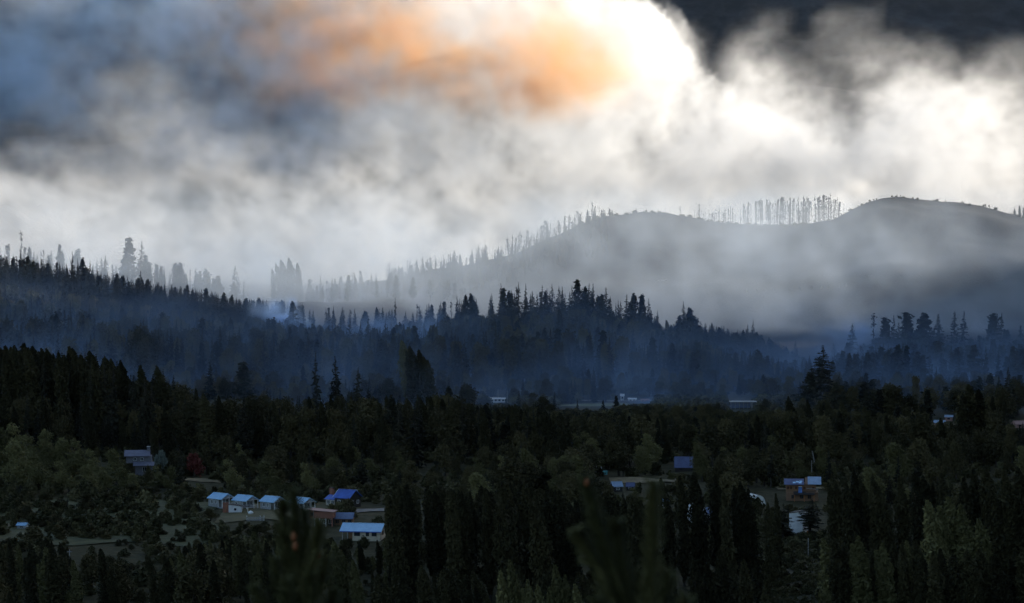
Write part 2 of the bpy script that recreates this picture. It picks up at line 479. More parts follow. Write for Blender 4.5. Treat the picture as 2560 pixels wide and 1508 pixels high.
def blue_veil():  # blue colour stands in for skylight on shaded smoke
    """thin smoke at the upper left, tinted blue as if shaded by the plume"""
    lo, hi, vox = (-900, 2240, 90), (250, 2560, 520), (7, 12, 7)
    n, ax = grid_axes(lo, hi, vox)
    vx = [(hi[i] - lo[i]) / (n[i] - 1) for i in range(3)]
    w1 = fbm3(n, vx, 220, 3.9, 61); w2 = fbm3(n, vx, 220, 3.9, 62); f1 = fbm3(n, vx, 90, 3.3, 63)
    X, Y, Z = np.meshgrid(*ax, indexing='ij')
    px = 1280 + F * X / 2400.0 + 60 * w1; py = 560 - F * (Z - CAMZ) / 2400.0 + 40 * w2
    cols = np.array([-700, 0, 200, 400, 600, 800, 1000, 1200, 1500], np.float32)
    rows = np.array([-200, 0, 100, 200, 300, 400, 500], np.float32)
    tb = [[.3, .5, .7, .7, .6, .4, .2, .0, .0], [.5, .8, .9, .9, .9, .6, .2, .0, .0], [.6, .8, .9, 1., 1., .8, .3, .1, .0], [.6, .9, .9, .9, .9, .8, .5, .2, .0],
          [.5, .8, .8, .8, .7, .7, .5, .2, .0], [.3, .4, .5, .5, .5, .4, .3, .1, .0], [.0, .1, .1, .1, .1, .1, .0, .0, .0]]
    T = bank_map(px, py, cols, rows, tb)
    # streaks drawn out along the drift of the plume
    d = .75 * T * np.clip(.8 + .45 * f1 + .45 * w1, 0, 3) * np.exp(-((Y - 2400 - 30 * w2) / 70) ** 2) / 124.0
    d = np.where(d < 2e-4, 0, d)
    d = box_fade(d, X, Y, Z, lo, hi, (90, 50, 60), True)
    volume_grid('smoke', 'thin smoke veil tinted blue for sky-lit shade at the upper left', d, lo, hi, (.58, .76, .98), .1, 16.0)


def near_smoke():
    """grey smoke drifting low in front of the bare hill and the far tree rows"""
    lo, hi, vox = (-600, 1560, 0), (640, 2180, 150), (6, 12, 4)
    n, ax = grid_axes(lo, hi, vox)
    vx = [(hi[i] - lo[i]) / (n[i] - 1) for i in range(3)]
    w1 = fbm3(n, vx, 150, 4.2, 41); w2 = fbm3(n, vx, 150, 4.2, 42); f1 = fbm3(n, vx, 60, 3.5, 43)
    X, Y, Z = np.meshgrid(*ax, indexing='ij')
    px = 1280 + F * X / Y + 40 * w1; py = 560 - F * (Z - CAMZ) / Y + 16 * w2
    cols = np.array([-800, 0, 320, 640, 960, 1280, 1440, 1600, 1760, 1920, 2080, 2240, 2400, 2560, 3400], np.float32)
    rows = np.array([480, 520, 560, 600, 640, 680, 740, 800, 900], np.float32)
    tb = [[.0, .0, .0, .0, .0, .0, .1, .2, .2, .2, .2, .2, .1, .1, .0],
          [.1, .1, .1, .0, .0, .2, .3, .35, .4, .5, .5, .3, .25, .2, .1],
          [.2, .2, .2, .2, .2, .4, .45, .45, .5, .6, .6, .4, .35, .3, .1],
          [.4, .4, .4, .5, .5, .5, .5, .5, .6, .8, .9, .7, .4, .35, .1],
          [.6, .6, .6, .8, .8, .6, .5, .5, .7, .9, 1., .9, .6, .4, .1],
          [.8, .8, .8, 1., .9, .6, .55, .6, .8, 1., 1., 1., .8, .5, .2],
          [1., 1., 1., 1., .8, .7, .7, .8, .9, 1.1, 1.3, 1.3, 1.2, 1., .3],
          [1., 1., 1., 1., .8, .8, .9, 1., 1.2, 1.4, 1.5, 1.5, 1.4, 1.3, .3],
          [1., 1., 1., 1., 1., 1., 1., 1., 1., 1., 1., 1., 1., 1., .3]]
    T = .30 + bank_map(px, py, cols, rows, tb) * .6
    T = T * smooth(440, 520, py)
    d = T * np.clip(1 + .25 * f1 + .25 * w1, 0, 3) * np.exp(-((Y - 1870 - 60 * w2) / 130) ** 2) / 230.0
    d = np.where(d < 1.5e-4, 0, d)
    d = box_fade(d, X, Y, Z, lo, hi, (60, 50, 40))
    volume_grid('smoke', 'thin grey smoke lying across the slope of the bare hill', d, lo, hi, (.80, .89, .995), .15, 14.0)


def blue_smoke():
    """thin blue wood smoke pooled between the conifers and over the valley floor"""
    lo, hi, vox = (-420, 840, 2), (440, 1640, 110), (4, 8, 3)
    n, ax = grid_axes(lo, hi, vox)
    vx = [(hi[i] - lo[i]) / (n[i] - 1) for i in range(3)]
    w1 = fbm3(n, vx, 90, 4.0, 51); f1 = fbm3(n, vx, 45, 3.4, 53); f2 = fbm3(n, vx, 30, 3.0, 54)
    X, Y, Z = np.meshgrid(*ax, indexing='ij')
    g = ground(ax[0][:, None], ax[1][None, :])[:, :, None].astype(np.float32)
    h = Z - g
    base = 0.0029 * np.exp(-np.maximum(h, 0) / 17.0) * smooth(870, 1040, Y) * (1 - .97 * smooth(1220, 1360, Y))
    d = base * np.clip(.9 + .8 * w1 + .3 * f1, 0, 4)
    def plume(cx, cy_, D, rx, ry, rd, t, rot=0.0):
        p = at(cx, cy_, D); k = D / F
        c, s = math.cos(rot), math.sin(rot)
        dx = X - p.x + 5 * f1; dz = Z - p.z + 4 * w1
        u = (dx * c - dz * s) / (rx * k); v = (dx * s + dz * c) / (ry * k)
        return t / (rd * 1.77) * np.exp(-(u * u + v * v + ((Y - D) / rd) ** 2)) * np.clip(1 + .7 * f2, 0, 3)
    d += plume(720, 800, 1390, 60, 12, 20, 2.2, .35) + plume(780, 840, 1300, 60, 18, 25, 1.5, .3)
    d += plume(960, 820, 1330, 70, 26, 30, .8, 0) + plume(1040, 870, 1250, 40, 50, 30, .7) + plume(1100, 850, 1300, 12, 50, 16, 1.8)
    d += plume(1010, 915, 1150, 24, 30, 20, .5) + plume(318, 735, 1430, 26, 14, 14, .35, .4)
    d += plume(1590, 1000, 1010, 40, 10, 8, 1.8) + plume(1670, 1004, 1005, 55, 9, 8, 2.0) + plume(1600, 970, 1040, 60, 20, 14, .35)
    d += plume(1180, 1010, 1010, 40, 14, 10, .6) + plume(2150, 900, 1200, 110, 50, 40, .45) + plume(2350, 940, 1120, 140, 30, 40, .5)
    d += plume(2120, 830, 1440, 60, 30, 30, .7) + plume(1500, 900, 1100, 90, 30, 30, .3) + plume(40, 880, 1150, 160, 40, 60, .5)
    d = np.where(d < 1.2e-4, 0, d)
    d = box_fade(d, X, Y, Z, lo, hi, (30, 20, 12))
    print('blue smoke', n, d.size, time.time() - T0)
    volume_grid('smoke', 'thin blue smoke drifting between the conifers above the valley floor', d, lo, hi, (.42, .63, 1.0), .1, 10.0)


def build_haze():
    co = np.array([[x, y, z] for x in (-15000, 15000) for y in (-5500, 13500) for z in (-4, 1600)], float)
    fc = np.array([[0, 1, 3, 2], [4, 6, 7, 5], [0, 4, 5, 1], [2, 3, 7, 6], [0, 2, 6, 4], [1, 5, 7, 3]])
    m = bpy.data.materials.new('haze'); m.use_nodes = True
    nt = m.node_tree; nt.nodes.clear()
    pv = nt.nodes.new('ShaderNodeVolumePrincipled'); ou = nt.nodes.new('ShaderNodeOutputMaterial')
    pv.inputs['Color'].default_value = (.72, .84, 1, 1); pv.inputs['Density'].default_value = 4e-6; pv.inputs['Anisotropy'].default_value = .2
    nt.links.new(pv.outputs[0], ou.inputs['Volume'])
    o = bpy.data.objects.new('haze', mesh_np('haze', co, fc, [m])); COL.objects.link(o)
    tag(o, 'pale blue air between the viewer and the far mountain', kind='stuff')


build_haze()
main_smoke()
sun_tinted_smoke()
blue_veil()
near_smoke()
blue_smoke()

# ------------------------------------------------------------------ trees
def foliage_mat(name, c1, c2, var=0.35):
    m, nt, b, N, L = new_mat(name)
    oi = N.new('ShaderNodeObjectInfo'); geo = N.new('ShaderNodeNewGeometry')
    mx = N.new('ShaderNodeMix'); mx.data_type = 'RGBA'
    mx.inputs[6].default_value = (*c1, 1); mx.inputs[7].default_value = (*c2, 1)
    # leaf to leaf and tree to tree variation
    a = N.new('ShaderNodeMath'); a.operation = 'MULTIPLY_ADD'; a.inputs[1].default_value = .5
    a2 = N.new('ShaderNodeMath'); a2.operation = 'MULTIPLY'; a2.inputs[1].default_value = .5
    L.new(geo.outputs['Random Per Island'], a2.inputs[0]); L.new(oi.outputs['Random'], a.inputs[0]); L.new(a2.outputs[0], a.inputs[2])
    L.new(a.outputs[0], mx.inputs[0])
    hs = N.new('ShaderNodeHueSaturation')
    mr = N.new('ShaderNodeMapRange'); mr.inputs[3].default_value = 1 - var; mr.inputs[4].default_value = 1 + var
    L.new(oi.outputs['Random'], mr.inputs[0]); L.new(mr.outputs[0], hs.inputs['Value']); L.new(mx.outputs[2], hs.inputs['Color'])
    L.new(hs.outputs[0], b.inputs['Base Color'])
    b.inputs['Roughness'].default_value = .8; b.inputs['Specular IOR Level'].default_value = .12
    return m


M_NEEDLE = foliage_mat('dark_conifer_needles', (.024, .024, .016), (.036, .034, .020))
M_POPLAR = foliage_mat('dark_poplar_leaves', (.030, .028, .013), (.054, .046, .020))
M_PALE = foliage_mat('pale_green_leaves', (.10, .095, .038), (.155, .138, .058), .25)
M_LEAF = foliage_mat('broad_tree_leaves', (.046, .041, .018), (.088, .072, .032))
M_SHRUB = foliage_mat('shrub_leaves', (.055, .055, .022), (.11, .095, .045))
M_GREYLEAF = foliage_mat('grey_leaves', (.10, .12, .10), (.15, .17, .14), .2)
M_RED = foliage_mat('red_leaves', (.11, .028, .025), (.16, .045, .035), .1)
M_BARK = solid('bark', (.07, .058, .046), (.04, .034, .028), .9, 2.0)
M_PALEBARK = solid('pale_bark', (.26, .24, .21), (.16, .15, .13), .9, 2.0)
M_CHAR = solid('charred_bark', (.035, .033, .033), (.02, .02, .02), .9, 2.0)


class Soup:
    """collects triangles and quads of one mesh as quads (numpy)"""
    def __init__(s): s.c = []; s.f = []; s.n = 0
    def quads(s, P):                 # (k,4,3)
        P = np.asarray(P, float); k = len(P)
        s.c.append(P.reshape(-1, 3)); s.f.append(np.arange(4 * k).reshape(k, 4) + s.n); s.n += 4 * k
    def tube(s, pts, rad, sides=6):
        pts = np.asarray(pts, float); n = len(pts)
        a = np.arange(sides) * 2 * math.pi / sides
        t = np.gradient(pts, axis=0); t /= np.linalg.norm(t, axis=1)[:, None]
        ref = np.where(np.abs(t[:, 2:3]) > .8, np.array([[1., 0, 0]]), np.array([[0, 0, 1.]]))
        u = np.cross(t, ref); u /= np.linalg.norm(u, axis=1)[:, None]; w = np.cross(t, u)
        co = pts[:, None] + (u[:, None] * np.cos(a)[None, :, None] + w[:, None] * np.sin(a)[None, :, None]) * np.asarray(rad)[:, None, None]
        i = np.arange(n * sides).reshape(n, sides)
        q = np.stack([i[:-1], np.roll(i[:-1], -1, 1), np.roll(i[1:], -1, 1), i[1:]], -1).reshape(-1, 4)
        s.c.append(co.reshape(-1, 3)); s.f.append(q + s.n); s.n += n * sides
    def mesh(s, name, mats, smooth_shade=False):
        return mesh_np(name, np.concatenate(s.c), np.concatenate(s.f), mats, smooth_shade)


def leafquads(C, size, r, stretch=1.5, up=0.0):
    """randomly turned kite-shaped leaf clumps about the centres C"""
    k = len(C)
    n = r.normal(size=(k, 3)); n /= np.linalg.norm(n, axis=1)[:, None]
    d = r.normal(size=(k, 3)); d[:, 2] += up; d -= n * np.sum(d * n, 1)[:, None]; d /= np.linalg.norm(d, axis=1)[:, None]
    e = np.cross(n, d)
    s = (np.asarray(size) * (0.6 + .8 * r.rand(k)))[:, None]
    return np.stack([C - d * s * stretch * .5, C + e * s * .42, C + d * s * stretch * .5, C - e * s * .38], 1)


def trunk_mesh(name, h, r0, mat, r, lean=0.0, top=0.02, twigs=0, sides=6):
    s = Soup()
    z = np.linspace(0, h, 7)
    b = r.normal(size=2) * h * .006
    pts = np.stack([lean * (z / h) ** 2 * h + b[0] * np.sin(z / h * 5), b[1] * np.sin(z / h * 4), z - np.where(z == 0, .6, 0)], 1)
    s.tube(pts, r0 + (top - r0) * (z / h) ** .85, sides)
    for i in range(twigs):
        t = r.uniform(.25, .97); p = np.array([np.interp(t * h, z, pts[:, 0]), np.interp(t * h, z, pts[:, 1]), t * h])
        a = r.uniform(0, 2 * math.pi); L = r.uniform(.3, 1) * h * .085 * (1.15 - t)* 2
        e = p + np.array([math.cos(a) * L, math.sin(a) * L, r.uniform(-.3, .5) * L])
        m_ = (p + e) / 2 + np.array([0, 0, L * .08])
        s.tube([p, m_, e], [.06, .04, .015], 3)
    return s.mesh(name, [mat])


def conifer_proto(i, h=20.0, rad=3.0, gap=0.08, droop=.35, sparse=0.0, tuft=False, lean=0.0, mat=None):
    r = np.random.RandomState(100 + i)
    tr = trunk_mesh('pine_trunk', h, .26, M_BARK, r, lean, twigs=14)
    s = Soup()
    z0 = h * gap
    lev = int((h - z0) / .48)
    Q = []; wob = 0.0
    for k in range(lev):
        t = k / (lev - 1)
        z = z0 + (h - z0) * t
        wob = .65 * wob + .35 * r.normal()
        R = rad * ((1 - t) ** .7) * min(1, (1 - t) / .22 + .14) * (0.9 + .28 * wob) * (1 if t > .12 else .5 + 4 * t)
        nb = max(3, int(4 + 5 * (1 - t)))
        for b in range(nb):
            if r.rand() < sparse + .12: continue
            a = r.uniform(0, 6.283); L = R * r.uniform(.35, 1.2)
            cx = lean * (z / h) ** 2 * h
            dirv = np.array([math.cos(a), math.sin(a), 0])
            side = np.array([-math.sin(a), math.cos(a), 0])
            zt = -droop * L + .25 * L * (t > .6)
            base = np.array([cx, 0, z])
            tip = base + dirv * L + [0, 0, zt]
            if tuft:
                C = tip[None] + r.normal(size=(7, 3)) * .38
                C = np.concatenate([C, (base * .4 + tip * .6)[None] + r.normal(size=(3, 3)) * .35])
                Q.append(leafquads(C, .85, r, 1.5, .5))
            else:
                w = .16 + .24 * L
                m1 = base + dirv * L * .45 + [0, 0, zt * .3 + .1]
                Q.append(np.array([[base, m1 - side * w * .6 - [0, 0, .15], tip, m1 + side * w * .6 - [0, 0, .15]]]))
                C = np.stack([base + (tip - base) * f + side * r.normal() * .12 * L * (1 - f * .5) for f in (.35, .6, .8, .95)])
                C[:, 2] -= .12
                Q.append(leafquads(C, .22 + .55 * (1 - t) ** .6, r, 1.5, -.4))
    s.quads(np.concatenate(Q))
    cr = s.mesh('pine_crown', [mat or M_NEEDLE])
    return tr, cr


def poplar_proto(i, h=22.0, rad=1.9, spires=4, n=2600, lean=-.06, mat=None, size=.42):
    r = np.random.RandomState(200 + i)
    tr = trunk_mesh('poplar_trunk', h * .93, .32, M_BARK, r, lean, twigs=6)
    C = []
    for k in range(spires):
        if k == 0: hz, ox, oy, rr = h, 0, 0, rad
        else:
            a = r.uniform(0, 6.283); d = rad * r.uniform(.35, .75)
            hz, ox, oy, rr = h * r.uniform(.66, .95), math.cos(a) * d, math.sin(a) * d, rad * r.uniform(.45, .7)
        m_ = int(n * (1.0 if k == 0 else .45))
        t = r.rand(m_) ** .85
        prof = np.minimum(1, (t / .16)) ** .7 * (1 - t ** 3.2) ** .8
        lump = 1 + .28 * np.sin(t * 23 + r.rand() * 6 ) * np.sin(t * 11 + k)
        a = r.uniform(0, 6.283, m_)
        q = r.rand(m_) ** .4
        ang = 1 + .22 * np.sin(a * 3 + t * 9 + k)
        x = ox * t + np.cos(a) * rr * prof * q * lump * ang; y = oy * t + np.sin(a) * rr * prof * q * lump * ang
        z = h * .05 + (hz - h * .05) * t
        C.append(np.stack([x + lean * (z / h) ** 2 * h, y, z], 1))
    C = np.concatenate(C)
    s = Soup(); s.quads(leafquads(C, size, r, 1.9, 1.6))
    return tr, s.mesh('poplar_crown', [mat or M_POPLAR])


def broad_proto(i, h=11.0, rad=4.5, n=4600, lobes=12, mat=None, base=.18, size=.33, lean=-.06, pale=False, name='broadleaf'):
    r = np.random.RandomState(300 + i)
    s = Soup(); z = np.linspace(-.4, h * .6, 5)
    s.tube(np.stack([lean * (np.maximum(z, 0) / h) ** 2 * h, 0 * z, z], 1), np.linspace(.3, .12, 5) * h / 11, 6)
    Lc = []
    for k in range(lobes):
        a = r.uniform(0, 6.283); t = r.rand(); d = rad * .62 * r.uniform(.15, 1) * (1 - .55 * t)
        c = np.array([math.cos(a) * d + lean * t * h, math.sin(a) * d, h * (base + .16 + (0.80 - base - .1) * t)])
        Lc.append((c, rad * r.uniform(.30, .52) * (1.05 - .4 * t)))
        s.tube([[0, 0, h * .25], list((c + [0, 0, h * .25]) / 2 + [0, 0, -.3]), list(c)], np.array([.12, .08, .03]) * h / 11, 4)
    Lc.append((np.array([lean * h, 0, h * .82]), rad * .34))
    tr = s.mesh(name + '_trunk', [M_PALEBARK if pale else M_BARK])
    C = []
    for c, rr in Lc:
        m_ = n // len(Lc)
        v = r.normal(size=(m_, 3)); v /= np.linalg.norm(v, axis=1)[:, None]
        q = r.rand(m_) ** .33
        bump = 1 + .3 * np.sin(v[:, 0] * 7 + c[0]) * np.sin(v[:, 2] * 6 + c[1])
        C.append(c + v * (rr * q * bump)[:, None] * [1, 1, 1.12] + np.array([lean * rr * 2, 0, 0]) * np.maximum(v[:, 2:3], 0))
    C = np.concatenate(C); C = C[C[:, 2] > h * .04]
    s2 = Soup(); s2.quads(leafquads(C, size, r, 1.7, .9))
    return tr, s2.mesh(name + '_crown', [mat or M_LEAF])


def burnt_proto(i, h=20.0, bare=True):
    r = np.random.RandomState(400 + i)
    s = Soup(); z = np.linspace(0, h, 7); b = r.normal(size=2) * .25
    ln = r.normal() * .7
    pts = np.stack([b[0] * np.sin(z / h * 4) + ln * z / h, b[1] * np.sin(z / h * 3), z - np.where(z == 0, .6, 0)], 1)
    s.tube(pts, .15 + (.05 - .15) * (z / h) ** .8, 5)
    tr = s.mesh('burnt_trunk', [M_CHAR])
    s = Soup()
    for k in range(70 if bare else 90):
        t = 1 - .72 * r.rand() ** 1.6; p = np.array([np.interp(t * h, z, pts[:, 0]), 0, t * h])
        a = r.uniform(0, 6.283); L = r.uniform(.3, 1) * (1.3 if bare else 1.8) * (1.2 - t * .8)
        e = p + np.array([math.cos(a) * L, math.sin(a) * L, r.uniform(-.5, .35) * L])
        s.tube([p, (p + e) / 2 + [0, 0, .1], e], [.075, .06, .03], 3)
        if not bare or r.rand() < .35:
            s.quads(leafquads(e[None] * .7 + p[None] * .3 + r.normal(size=(3, 3)) * .3, .5, r, 1.5))
    return tr, s.mesh('burnt_branches', [M_CHAR])


PROTO = {
    'pine': [conifer_proto(0, 20, 3.1), conifer_proto(1, 20, 2.3, .12, .3, .12), conifer_proto(2, 20, 3.2, .05, .4),
             conifer_proto(3, 20, 2.2, .25, .25, .3), conifer_proto(4, 20, 2.7, .1, .45, .1, False, -.03), conifer_proto(5, 20, 1.9, .3, .3, .35), conifer_proto(6, 20, 3.4, .06, .2, .15, False, .02), conifer_proto(7, 20, 2.9, .15, .0, .25, True, -.02)],
    'tufted': [conifer_proto(10, 18, 3.4, .15, -.25, .35, True), conifer_proto(11, 18, 3.0, .22, -.1, .45, True, .02), conifer_proto(12, 18, 2.6, .1, .1, .4, True)],
    'poplar': [poplar_proto(0), poplar_proto(1, 22, 1.7, 3), poplar_proto(2, 22, 2.2, 6, 2400, -.09), poplar_proto(3, 22, 1.5, 2, 2600, -.04), poplar_proto(4, 22, 2.4, 7, 2200, -.12)],
    'palepoplar': [poplar_proto(10, 20, 2.0, 5, 2400, -.05, M_PALE), poplar_proto(11, 20, 1.7, 4, 2600, -.08, M_PALE), poplar_proto(12, 20, 2.3, 6, 2300, -.1, M_PALE)],
    'broad': [broad_proto(0), broad_proto(1, 11, 4.0, 4200, 10), broad_proto(2, 11, 5.0, 5200, 16), broad_proto(3, 11, 3.4, 3800, 11, None, .1)],
    'pale': [broad_proto(10, 13, 4.4, 5600, 18, M_PALE, .06, .33, -.16), broad_proto(11, 13, 3.8, 5000, 14, M_PALE, .06, .31, -.2), broad_proto(12, 13, 4.8, 6000, 20, M_PALE, .05, .34, -.13)],
    'shrub': [broad_proto(20, 3, 2.0, 500, 5, M_SHRUB, .0, .42, 0, False, 'shrub'), broad_proto(21, 3, 2.4, 560, 6, M_SHRUB, .0, .45, 0, False, 'shrub'),
              broad_proto(22, 3, 1.6, 420, 4, M_SHRUB, .0, .4, -.1, False, 'shrub'), broad_proto(23, 3, 2.2, 520, 6, M_LEAF, .0, .42, 0, False, 'shrub')],
    'burnt': [burnt_proto(0), burnt_proto(1), burnt_proto(2), burnt_proto(3, 20, False)],
    'red': [broad_proto(30, 6, 2.6, 1600, 8, M_RED, .1, .4, 0)],
    'grey': [broad_proto(31, 5, 2.6, 1200, 8, M_GREYLEAF, .05, .4, 0)],
}
KIND = {'pine': ('pine_tree', 'pine tree', 20.0), 'tufted': ('pine_tree', 'pine tree', 18.0), 'poplar': ('poplar_tree', 'poplar tree', 22.0),
        'palepoplar': ('poplar_tree', 'poplar tree', 20.0), 'broad': ('broadleaf_tree', 'broadleaf tree', 11.0), 'pale': ('broadleaf_tree', 'broadleaf tree', 13.0),
        'shrub': ('shrub', 'shrub', 3.0), 'burnt': ('burnt_tree', 'burnt tree', 20.0), 'red': ('broadleaf_tree', 'broadleaf tree', 6.0), 'grey': ('broadleaf_tree', 'broadleaf tree', 5.0)}
REQ = []          # every wanted tree: (kind, x, y, height, width factor, label, group, keep-as-individual priority)


def want(kind, x, y, h, w=1.0, label='', group='', prio=0.0, z=None):
    REQ.append([kind, x, y, h, w, label, group, prio, z])


def want_px(kind, px, top, D, label, group='', w=1.0, hmin=3, prio=1e6):
    """a tree at photograph column px whose tip reaches row top"""
    x = xat(px, D); g = float(ground(x, D))
    want(kind, x, D, max(hmin, CAMZ + slope_of(top) * D - g), w, label, group, prio)


CLEAR = []        # (x, y, radius) kept free of scattered trees, and view corridors (px0, px1, Dmax, ymin)
CORR = []


def scatter(kinds, px, Dr, n, hr, label, group, top=None, jit=8, wv=(.8, 1.2), spacing=0.0, seed=0, avoid=True, stuff=False):
    r = np.random.RandomState(1000 + seed)
    grid = {}
    made = 0; tries = 0
    while made < n and tries < n * 6:
        tries += 1
        p = r.uniform(*px); D = math.sqrt(r.uniform(Dr[0] ** 2, Dr[1] ** 2)); x = xat(p, D)
        if spacing:
            k = (int(x / spacing), int(D / spacing))
            if k in grid: continue
            grid[k] = 1
        g = None
        h = r.uniform(*hr)
        if avoid:
            if any((x - cx) ** 2 + (D - cy_) ** 2 < cr * cr for cx, cy_, cr in CLEAR): continue
            g = float(ground(x, D))
            lim = [l for (a, b, dm, l) in CORR if a < p < b and D < dm]
            if lim:
                mx_ = CAMZ + slope_of(max(lim) + r.uniform(0, 14)) * D - g
                if mx_ < 1.0: continue
                h = min(h, mx_)
        if top is not None:
            if g is None: g = float(ground(x, D))
            ty = np.interp(p, top[0], top[1]) + abs(r.normal()) * jit
            mx_ = CAMZ + slope_of(ty) * D - g
            if mx_ < 1.2: continue
            h = min(h, mx_) if mx_ < h * 1.25 else h * r.uniform(1, 1.25)
        kd = kinds[r.randint(len(kinds))]
        if kd == 'shrub': h = min(h, r.uniform(2.6, 4.2))
        want(kd, x, D, h, r.uniform(*wv), label[kd] if isinstance(label, dict) else label, group, -1 if stuff else h / D, g)
        made += 1

CORR += [(500, 800, 625, 1300), (785, 884, 600, 1318), (845, 968, 570, 1332), (968, 985, 600, 1290), (300, 385, 670, 1168), (385, 440, 668, 1188), (455, 560, 690, 1205),
         (1478, 1530, 700, 1190), (1525, 1700, 690, 1206), (1525, 1590, 672, 1226), (1683, 1750, 745, 1172), (1888, 1916, 640, 1258),
         (1955, 2068, 657, 1252), (1968, 2014, 580, 1330), (1942, 2080, 578, 1490), (2322, 2398, 925, 1064), (2525, 2600, 900, 1064),
         (1215, 1275, 1024, 1008), (1180, 1215, 1000, 1010), (1275, 1300, 1000, 1010), (1385, 1540, 1000, 1020), (1540, 1640, 1030, 1008), (1640, 1815, 985, 1004), (1940, 2010, 985, 1012), (1815, 1900, 1022, 1024), (36, 70, 590, 1326), (0, 36, 590, 1340),
         (895, 990, 640, 1286), (1650, 1672, 630, 1270), (1725, 1750, 630, 1300), (1772, 1796, 630, 1300)]
for cx, cy_, D, r_ in [(2010, 0, 640, 9), (545, 0, 630, 8), (610, 0, 622, 11), (680, 0, 622, 9), (755, 0, 622, 10), (585, 0, 608, 7), (640, 0, 612, 9), (700, 0, 612, 9), (808, 0, 585, 7), (850, 0, 588, 7),
                       (905, 0, 572, 11), (850, 0, 632, 8), (930, 0, 632, 9), (340, 0, 690, 9), (485, 0, 700, 5), (500, 0, 688, 8), (540, 0, 690, 7), (1505, 0, 705, 5), (1560, 0, 697, 8), (1610, 0, 697, 8), (1660, 0, 697, 8),
                       (1540, 0, 680, 5), (1575, 0, 680, 5), (1716, 0, 740, 8), (1900, 0, 645, 5), (2010, 0, 655, 12), (1990, 0, 582, 6), (2360, 0, 900, 10), (2374, 0, 918, 8), (2550, 0, 890, 9),
                       (1660, 0, 632, 5), (1738, 0, 632, 5), (1785, 0, 632, 5), (1244, 0, 1030, 8), (1582, 0, 1036, 8), (1860, 0, 1030, 10), (1980, 0, 1010, 10), (52, 0, 596, 4), (20, 0, 580, 7), (80, 0, 584, 6)]:
    CLEAR.append((xat(cx, D), D, r_))

# --- row tops (photograph pixels)
RIDGE_TOP = ([-200, 0, 60, 120, 180, 240, 320, 400, 470, 520, 600, 680, 760, 840, 900, 960, 1000, 1040, 1100, 1140, 1200, 1250, 1300, 1370, 1430, 1480, 1510, 1560, 1620, 1655, 1680, 1715, 1760, 1830, 1880, 1940, 1990, 2060],
             [600, 622, 640, 648, 645, 664, 690, 704, 716, 722, 745, 748, 752, 762, 770, 762, 772, 752, 748, 738, 736, 716, 716, 718, 712, 712, 726, 742, 758, 808, 812, 765, 796, 822, 806, 850, 880, 930])
CX = RIDGE_TOP[0]

# far: burnt trunks on the crest of the bare hill
r = np.random.RandomState(5)
for i in range(205):
    px = r.choice([r.uniform(1890, 2118), r.uniform(1735, 1900), r.uniform(1900, 2100)])
    D = 2250 + r.uniform(-5, 60)
    top = np.interp(px, [1735, 1780, 1840, 1900, 1960, 2080, 2118], [526, 522, 512, 498, 492, 486, 505]) + abs(r.normal()) * 22
    want_px('burnt', px, top, D, 'tall bare charred trunk in the dense stand on the saddle between the two bare crests', 'burnt trunks on the hill saddle', r.uniform(.6, 1.0), 8, 2 + r.rand())
for i in range(84):
    px = r.uniform(1270, 1490); D = 2250 + r.uniform(-14, 40)
    top = np.interp(px, CREST_X, CREST_Y) - r.uniform(16, 42)
    want_px('burnt', px, top, D, 'thin charred trunk on the left shoulder of the bare hill', 'burnt trunks on the left shoulder', r.uniform(.8, 1.2), 6, 2)
want_px('burnt', 1370, 553, 2246, 'forked charred tree leaning out above the left shoulder of the bare hill', '', 2.2)
want_px('pine', 1352, 580, 2252, 'small pointed conifer on the hill shoulder by the forked charred tree', '', .8)
for px, tp, w_ in [(1504, 525, .7), (1524, 522, .9), (1530, 526, .7), (1590, 519, 1.0), (1664, 516, .6), (1676, 520, .6), (1700, 517, .6), (1747, 509, 1.0)]:
    want_px('burnt' if px > 1600 else 'pine', px, tp, 2245, 'small lone tree standing on the flat top of the lower bare crest', 'small trees on the lower crest', w_ * 1.4, 3)
want_px('pine', 2241, 485, 2248, 'tiny lone conifer on the top of the higher rounded crest', '', 1.1, 3)
for px, tp in [(2462, 517), (2472, 520), (2490, 522)]: want_px('broad', px, tp, 2247, 'low scrubby tree on the right slope of the higher crest', 'scrub on the right slope of the crest', 1.0, 3)
for px, tp in [(2535, 522), (2548, 515), (2558, 520)]: want_px('tufted', px, tp, 2243, 'ragged dark tree on the crest at the edge of the picture', 'ragged trees at the end of the crest', 1.0, 3)
scatter(['pine', 'pine', 'burnt'], (960, 1290), (2180, 2290), 46, (10, 17), 'grey hazy conifer on the low left foot of the bare hill', 'hazy conifers on the foot of the bare hill', None, wv=(.9, 1.4), spacing=6, seed=1)
want_px('pine', 1196, 611, 2240, 'tall pointed hazy conifer rising above the foot of the bare hill', '', 1.35)
want_px('pine', 1135, 624, 2235, 'rounded hazy conifer left of the tallest one at the foot of the bare hill', '', 1.7)
want_px('pine', 1057, 640, 2225, 'hazy conifer with a wide base at the left foot of the bare hill', '', 1.3)
scatter(['shrub'], (1440, 2600), (2236, 2262), 170, (.7, 2.2), 'stump', 'crest', None, wv=(1.0, 2.6), seed=50, stuff=True, avoid=False)
